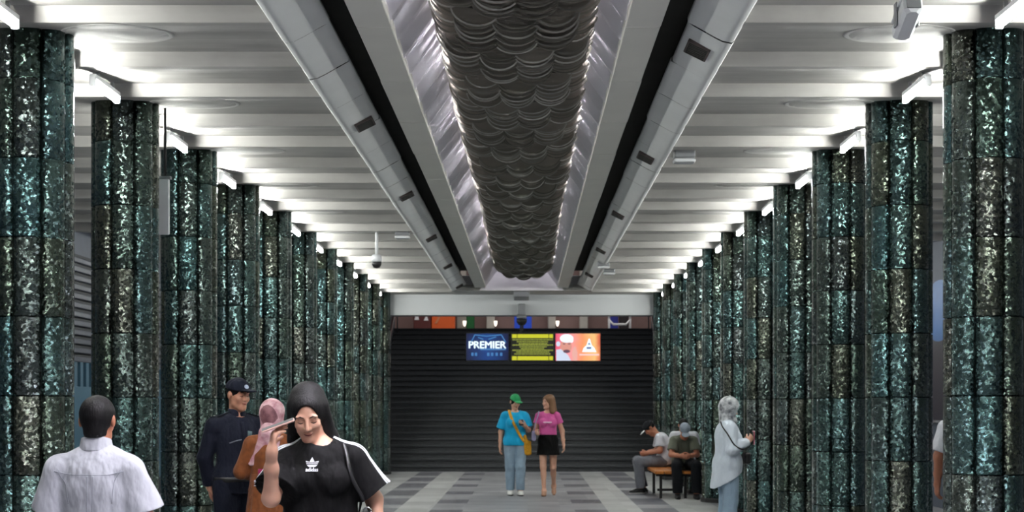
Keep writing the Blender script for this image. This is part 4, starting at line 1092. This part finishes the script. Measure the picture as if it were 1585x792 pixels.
for e in (-1, 1):
    shj = B.shL if e > 0 else B.shR; ep = strap('epaulette', bv, [shj+side*e*.045+up*.09, B.neck+side*e*.085+up*.05], .05, C_navy, g, .006, 12)
    hp = bv.find_nearest(Vector((shj+up*.1).tolist())); MB().lathe([(0, .004), (.009, .003), (.010, 0)], 8, tuple(hp[0]+hp[1]*.008)).build('silver_star', mat('silver_star', (215, 215, 210), .3, metal=.6), ep)
trousers(B, .007, .008, C_navy, o, endf=1.0); shoes(B, .006, B_shoe, B_shoe, o); strap('belt', bv, [B.pel-side*.3-bk*.05-up*.02, B.pel-bk*.3-up*.02, B.pel+side*.3-bk*.05-up*.02], .04, B_shoe, g, .004)
crop_hair(B, .005, H_black, o, o=.005, low=-.04); cp, s2 = cap(B, .005, C_navy, o, o=.02)
h = B.H_; n_ = 18; cb_ = s2.bvh(); cvs = [np.array(cb_.find_nearest(Vector(h(.031*math.cos(2*math.pi*i/n_), -.13, .094+.026*math.sin(2*math.pi*i/n_)).tolist()))[0])+B.hr@np.array([0, -.003, .001]) for i in range(n_)]
MB().raw([tuple(c) for c in cvs]+[tuple(c+B.hr@np.array([0, -.003, .001])) for c in cvs], [tuple(range(n_, 2*n_))[::-1], tuple(range(n_))]+[(i, (i+1) % n_, n_+(i+1) % n_, n_+i) for i in range(n_)]).build('round_badge', mat('pale_badge', (170, 184, 206), .4, var=.3, scale=60), cp)

# ---------------------------------------------------- woman in a pink headscarf and an ochre dress
def scarfm(name, a, b):
    t = NT(name); v = t.coord(); n = t.noise(v, 16, 4, .6); n = t.math('MINIMUM', t.math('MAXIMUM', t.math('MULTIPLY_ADD', n, 3.2, -1.1), 0.), 1.); t.base(t.mix(n, lin(a), lin(b))); t.rough(.7); t.bump(n, .2, .01); return t.m
C_pink = scarfm('pink_scarf_cloth', (180, 120, 130), (232, 196, 200)); C_maroon = scarfm('mauve_scarf_lining', (104, 62, 70), (150, 104, 108))
C_ochre = cloth('ochre_print_cloth', (118, 66, 32), .5, scale=30); C_mag = cloth('magenta_panel', (150, 30, 84), .15)
B = Body(1.56, True, fat=1.12, hr=rot(-14, 8), elL=(.23, .02, 1.03), elR=(-.23, .02, 1.03), wrL=(.12, -.2, .98), wrR=(-.12, -.2, .98))
o = B.build_body(.0065, S_tan, K_lip, K_dark, K_eye); tag(o, 'woman in a pink headscarf and long ochre dress seen from behind beside the guard', 'person'); place(o, PX(421, 11.0), 11.0, 176)
side, bk, up, R = B.frame(); k = B.k
fl = lambda P: .011*np.sin(np.arctan2(P[..., 1], P[..., 0])*17)*np.clip((1.0-P[..., 2])*1.6, 0, 1)
g, s = shirt(B, .007, .016, C_ochre, o, name='bodice', long=True, hem=.02, neckf=.1, seed=3, amp=.004)
V, Q = grow([cone(B.pel+up*.14, (0, .01, .06), .165, .27, np.array([0., 1., 0]), .8)], .007, .02, cuts=[((0, 0, .05), (0, 0, -1)), (B.pel+up*.16, up)], fold=fl); Skin().add(V, Q).build('skirt', C_ochre, o)
bv = s.bvh(); strap('magenta_panel', bv, [B.chest+bk*.25-up*.08-side*.02, B.chest+bk*.25-up*.22-side*.02], .17, C_mag, g, .002, 10)
shoes(B, .007, B_shoe, B_shoe, o); h = B.H_
sc, s2 = garment('headscarf', B, B.skull(.026)+[ell(h(0, .07, .0), np.array([.07, .06, .075]), B.hr), cone(h(0, .03, -.06), B.neck-up*.02, .075, .09)], C_pink, o, .006, .02, sub=[ell(h(0, -.115, -.015), np.array([.058, .08, .085])*k, B.hr)], cuts=[(B.neck-up*.035, -up)], fold=folds(.004, 9, 14, 10))
sc.data.materials.append(C_maroon); cc = (np.array([p.center for p in sc.data.polygons])-np.array(h(0, 0, 0)))@B.hr
sc.data.polygons.foreach_set('material_index', ((cc[:, 1] > .05) & (((cc[:, 0]+.012)/.062)**2+((cc[:, 2]+.012)/.078)**2 < 1)).astype(np.int32))
V, Q = grow([cone(B.neck+bk*.07, B.chest+bk*.125-up*.13-side*.055, .085, .022, bk, .35), cone(B.neck+bk*.06+side*.02, B.shL*.85+bk*.05+up*.045, .06, .04, up, .5), cone(B.neck+bk*.06, B.shR*.8+bk*.05+up*.045, .06, .04, up, .5)], .006, .03, fold=folds(.004, 6, 16, 8)); Skin().add(V, Q).build('scarf_tail', C_pink, sc)

# ---------------------------------------------------- woman in a blue t-shirt, jeans and green cap, walking
B = Body(1.68, True, fat=1.02, shL=(.165, .01, 1.325), shR=(-.165, .01, 1.325), elL=(.225, -.02, 1.10), elR=(-.235, .04, 1.07), wrL=(.155, -.2, 1.17), wrR=(-.25, -.0, .83), hr=rot(22, 20), anL=(.085, -.04, .085), anR=(-.075, .06, .085), knL=(.09, -.07, .48), knR=(-.085, -.0, .48), eyes='down', hnL=dict(d=(-.5, -.4, .3), pn=(-.2, .6, .6), curl=.7))
o = B.build_body(.0065, S_fair, K_lip, K_dark, K_eye); tag(o, 'woman in a bright blue t-shirt, pale jeans and green cap walking towards us', 'person'); wx, wz = -.21, 24.2; place(o, wx, wz, 4)
C_blue = cloth('bright_blue_cotton', (22, 160, 206)); g, s = shirt(B, .006, .02, C_blue, o, name='t_shirt', slv=.8, loose=.03, hem=-.08, flare=.028, neckf=.12, nz=-.006, seed=21, amp=.009)
trousers(B, .007, .008, C_jean, o, w=(.098, .074, .066), amp=.005); shoes(B, .006, W_shoe, B_shoe, o, o=.014)
crop_hair(B, .006, H_black, o, o=.014, low=-.09, face=(.062, .09, .1)); cap(B, .006, cloth('green_cap_cloth', (44, 150, 92), .3, scale=30), o)
C_yel = cloth('yellow_floral_cloth', (206, 150, 40), .5, scale=40); bv = s.bvh()
bg = empty('shoulder_bag', tuple(to_world(o, (.20, -.06, .80))))
V, Q = grow([cbox((0, 0, 0), (.075, .04, .125), r=.035), cone((-.02, 0, .08), (-.04, -.03, .19), .05, .03)], .006, .03, fold=folds(.006, 3)); Skin().add(V, Q).build('body', C_yel, bg)
V, Q = ribbon(bv, [(-.105, .0, 1.46), (-.09, -.14, 1.34), (0, -.2, 1.16), (.1, -.2, 1.0), (.165, -.14, .9)], .045, .008, 30, 10); a = Matrix.Rotation(math.radians(4), 3, 'Z'); V = (V-np.array([.20, -.06, .80]))
so = Skin().add(V, Q).build('strap', C_yel, bg); so.modifiers.new('thickness', 'SOLIDIFY').thickness = .004; bg.rotation_euler.z = math.radians(4)
tag(bg, 'yellow floral cloth bag slung across the woman in the blue t-shirt', 'bag')
ph = empty('phone', tuple(to_world(o, B.wrL+np.array([-.065, -.03, .055])))); MB().box(-.036, .036, -.075, .075, -.004, .004, bev=.003).build('case', mat('dark_case', (40, 40, 44), .3), ph)
MB().box(-.032, .032, -.07, .07, .0038, .0048).build('screen', M_black, ph); ph.rotation_euler = (math.radians(40), 0, 0); tag(ph, 'dark phone in the raised hand of the woman in the blue t-shirt', 'phone')

# ---------------------------------------------------- woman in a pink top and black skirt, walking
B = Body(1.68, True, fat=.92, shL=(.15, .01, 1.33), shR=(-.15, .01, 1.33), elL=(.235, .04, 1.085), wrL=(.262, -.05, .85), elR=(-.215, .0, 1.08), wrR=(-.185, -.2, 1.06), hr=rot(-48, 4), anR=(-.06, -.17, .085), knR=(-.075, -.13, .48), anL=(.09, .19, .15), knL=(.085, .0, .47), toeL=(.05, -1, -.55), eyes='open')
o = B.build_body(.0065, S_fair, K_lip, K_dark, K_eye); tag(o, 'woman in a pink t-shirt and short black skirt with light brown hair, walking', 'person'); place(o, .345, 24.2, -3)
C_rose = cloth('pink_cotton', (208, 92, 156)); g, s = shirt(B, .006, .01, C_rose, o, name='t_shirt', slv=.5, loose=.008, hem=.075, neckf=.2, nz=-.002, seed=31, amp=.005)
side, bk, up, R = B.frame(); V, Q = grow([cone(B.pel+up*.11, B.pel-up*.26, .148, .20, bk, .92), ell(B.pel, (.176, .13, .13))], .006, .02, cuts=[(B.pel+up*.10, up), (B.pel-up*.24, -up)], fold=folds(.004, 2, 9, 2)); Skin().add(V, Q).build('skirt', C_black, o)
strap('chest_print', s.bvh(), [B.chest-bk*.3-side*.06+up*.02, B.chest-bk*.3+side*.06+up*.02], .022, cloth('pale_print', (230, 190, 214), .1), g, .002, 10)
shoes(B, .006, mat('tan_sandal', (170, 128, 104), .5), mat('sandal_sole', (120, 90, 70), .6), o, name='sandal', o=.006)
h = B.H_; crop_hair(B, .006, H_brown, o, o=.012, low=None, ears_out=False, face=(.062, .09, .098), fz=-.03, extra=[cone(h(0, .05, .04), h(0, .085, -.15), .085, .075, k=.03), cone(h(.055, .02, .0), h(.075, .02, -.16), .04, .045, k=.03), cone(h(0, .085, -.15), B.chest+np.array([.03, .13, .1]), .075, .04, k=.03), cone(h(-.06, .03, 0), h(-.07, .05, -.14), .03, .03, k=.03)])
bg = empty('handbag', tuple(to_world(o, (-.235, -.085, 1.0)))); C_lav = cloth('lavender_bag_cloth', (150, 146, 182), .2)
V, Q = grow([cbox((0, 0, 0), (.035, .10, .085), r=.03)], .006, .01, fold=folds(.003, 8)); Skin().add(V, Q).build('body', C_lav, bg)
MB().tube([(.0, -.08, .07), (.03, -.07, .22), (.075, -.03, .36), (.085, .06, .41), (.075, .13, .36), (.03, .12, .2), (.0, .09, .07)], .008, 8).build('strap', C_lav, bg); tag(bg, 'lavender bag on the shoulder of the woman in the pink t-shirt', 'bag')

# ---------------------------------------------------- people on the bench
seat = dict(pel=(0, .0, .59), chest=(0, -.02, .83), neck=(0, -.14, 1.02), hipL=(.09, -.02, .55), hipR=(-.09, -.02, .55))
B = Body(1.72, **seat, shL=(.17, -.10, .95), shR=(-.17, -.10, .95), elL=(.235, -.11, .735), elR=(-.235, -.11, .735), wrL=(.09, -.31, .69), wrR=(-.07, -.33, .69), knL=(.15, -.47, .545), knR=(-.13, -.47, .545), anL=(.13, -.43, .085), anR=(-.12, -.36, .085), head=(0, -.255, 1.115), hr=rot(0, 48), eyes='down')
o = B.build_body(.0065, S_brown, K_lip, K_dark, K_eye); tag(o, 'man in a white t-shirt and grey trousers sitting in profile bent forward on the bench', 'person'); place(o, 2.37, 24.84, -90)
g, s = shirt(B, .006, .014, C_white, o, name='t_shirt', slv=.7, loose=.02, hem=-.1, neckf=.2, nz=.0, seed=41, amp=.006); trousers(B, .007, .008, C_grey, o, w=(.095, .078, .075), amp=.006); shoes(B, .006, B_shoe, W_shoe, o, o=.012)
crop_hair(B, .006, H_black, o, o=.006, low=-.05); cap(B, .006, C_dark, o, mb=W_mark)
B = Body(1.68, **seat, shL=(.165, -.09, .935), shR=(-.165, -.09, .935), elL=(.21, -.17, .71), elR=(-.21, -.17, .71), wrL=(.07, -.34, .69), wrR=(-.07, -.34, .69), knL=(.16, -.45, .545), knR=(-.15, -.45, .545), anL=(.17, -.44, .085), anR=(-.13, -.40, .085), head=(0, -.25, 1.10), hr=rot(0, 44), eyes='down')
o = B.build_body(.0065, S_brown, K_lip, K_dark, K_eye); tag(o, 'man in an olive t-shirt and grey cap sitting on the bench facing us, head bowed', 'person'); place(o, 2.56, 23.72, 0)
g, s = shirt(B, .006, .014, cloth('olive_cotton', (92, 96, 84)), o, name='t_shirt', slv=.7, loose=.02, hem=-.1, neckf=.2, seed=42, amp=.006); trousers(B, .007, .008, C_dark, o, w=(.095, .078, .072), amp=.005); shoes(B, .006, B_shoe, B_shoe, o, o=.01)
crop_hair(B, .006, H_black, o, o=.006, low=-.05); cap(B, .006, cloth('grey_cap_cloth', (130, 140, 152)), o)
B = Body(1.72, **seat, shL=(.17, -.02, 1.0), shR=(-.17, -.02, 1.0), elL=(.215, -.05, .77), elR=(-.215, -.05, .77), wrL=(.12, -.26, .68), wrR=(-.12, -.26, .68), knL=(.07, -.40, .56), knR=(-.07, -.40, .60), anL=(.06, -.36, .085), anR=(-.21, -.14, .44), toeR=(-.9, .3, -.1), head=(0, -.12, 1.165), hr=rot(0, 30), eyes='down')
B.neck = v3(0, -.07, 1.07); B.chest = v3(0, -.0, .85)
o = B.build_body(.007, S_brown, K_lip, K_dark, K_eye); tag(o, 'person in a white t-shirt sitting hidden behind the man in the grey cap', 'person'); place(o, 2.63, 24.2, 180)
g, s = shirt(B, .006, .014, C_white, o, name='t_shirt', slv=.7, loose=.02, hem=-.1, neckf=.2, seed=43, amp=.006); trousers(B, .007, .008, C_dark, o, w=(.095, .078, .07)); shoes(B, .006, W_shoe, W_shoe, o, o=.012); crop_hair(B, .006, H_black, o, o=.008, low=-.06)

# ---------------------------------------------------- woman in a white shirt and grey headscarf on the right
B = Body(1.60, True, fat=1.08, elL=(.215, .0, 1.04), elR=(-.215, .0, 1.04), wrL=(.07, -.22, 1.10), wrR=(-.07, -.21, 1.12), hr=rot(0, 22), eyes='down', hnL=dict(d=(-.35, -.6, .6), pn=(-.8, .2, -.1), curl=.8), hnR=dict(d=(.35, -.6, .6), pn=(.8, .2, -.1), curl=.8))
o = B.build_body(.0055, S_fair, K_lip, K_dark, K_eye); tag(o, 'woman in a long white shirt, jeans and grey headscarf standing in profile', 'person'); place(o, PX(1126, 16.0), 16.0, 96)
side, bk, up, R = B.frame(); k = B.k; C_shirt = cloth('pale_blue_white_cotton', (206, 216, 226), .04)
g, s = shirt(B, .006, .022, C_shirt, o, long=True, hem=-.17, hemtilt=.55, flare=.035, neckf=.1, nz=.01, seed=51, amp=.010, extra=[ell(B.pel, (.20, .155, .16)), cone(B.pel, B.pel-up*.24+bk*.03, .185, .19, bk, .85)])
trousers(B, .006, .008, C_jean, o, w=(.10, .08, .082), amp=.005, endf=1.02); shoes(B, .006, W_shoe, W_shoe, o)
C_gs = scarfm('grey_print_scarf', (84, 88, 94), (214, 218, 220)); h = B.H_
garment('headscarf', B, B.skull(.026)+[ell(h(0, .075, -.0), np.array([.06, .055, .07]), B.hr), cone(h(0, .03, -.06), B.neck-up*.0, .07, .085), cone(h(0, -.03, -.09), B.neck-bk*.05, .05, .07)], C_gs, o, .005, .02, sub=[ell(h(0, -.115, -.012), np.array([.056, .08, .08])*k, B.hr)], cuts=[(B.neck-up*.04, -up)], fold=folds(.004, 19, 14, 10))
C_cuff = cloth('pink_cuff', (196, 120, 140), .2)
for e in (-1, 1):
    el, wr_ = (B.elL, B.wrL) if e > 0 else (B.elR, B.wrR); V, Q = grow([cone(el*.25+wr_*.75, wr_, .044, .038, cuts=[(wr_+(wr_-el)*.0, wr_-el), (el*.2+wr_*.8, el-wr_)])], .005, .01); Skin().add(V, Q).build('cuff', C_cuff, g)
bv = s.bvh(); bg = empty('crossbody_bag', tuple(to_world(o, (-.05, -.20, .94)))); bg.rotation_euler.z = math.radians(96)
V, Q = grow([cbox((0, 0, 0), (.09, .035, .065), r=.025)], .005, .01); Skin().add(V, Q).build('body', B_shoe, bg)
V, Q = ribbon(bv, [(-.12, -.3, 1.0), (-.2, -.15, 1.02), (-.3, .0, 1.08), (-.3, .06, 1.2), (-.16, .2, 1.33), (.02, .12, 1.42)], .016, .008, 40, 12); so = Skin().add(V-np.array([-.05, -.20, .94]), Q).build('strap', B_shoe, bg); so.modifiers.new('thickness', 'SOLIDIFY').thickness = .004
tag(bg, 'black crossbody bag of the woman in the long white shirt', 'bag')
ph = empty('phone', tuple(to_world(o, (0, -.295, 1.165)))); ph.rotation_euler = (0, 0, math.radians(96)); MB().box(-.036, .036, -.005, .005, -.075, .075, bev=.003).build('case', mat('pink_case', (206, 120, 140), .35), ph); MB().box(-.032, .032, .0048, .0058, -.07, .07).build('screen', M_black, ph)
tag(ph, 'pink phone in the hands of the woman in the grey headscarf', 'phone')

# ---------------------------------------------------- man half hidden behind the nearest right column
B = Body(1.68, hr=rot(0, 10), elR=(-.235, .02, 1.08), wrR=(-.225, -.05, .84), elL=(.245, .02, 1.08), wrL=(.235, -.06, .84))
o = B.build_body(.0065, S_brown, K_lip, K_dark, K_eye); tag(o, 'person in a white shirt almost hidden behind the nearest right column', 'person'); place(o, PX(1454, 12.7)+.235, 12.7, 180)
shirt(B, .006, .016, C_white, o, slv=.85, loose=.024, hem=-.14, neckf=.1, seed=61); trousers(B, .007, .01, C_grey, o); shoes(B, .006, B_shoe, B_shoe, o); crop_hair(B, .006, H_black, o)
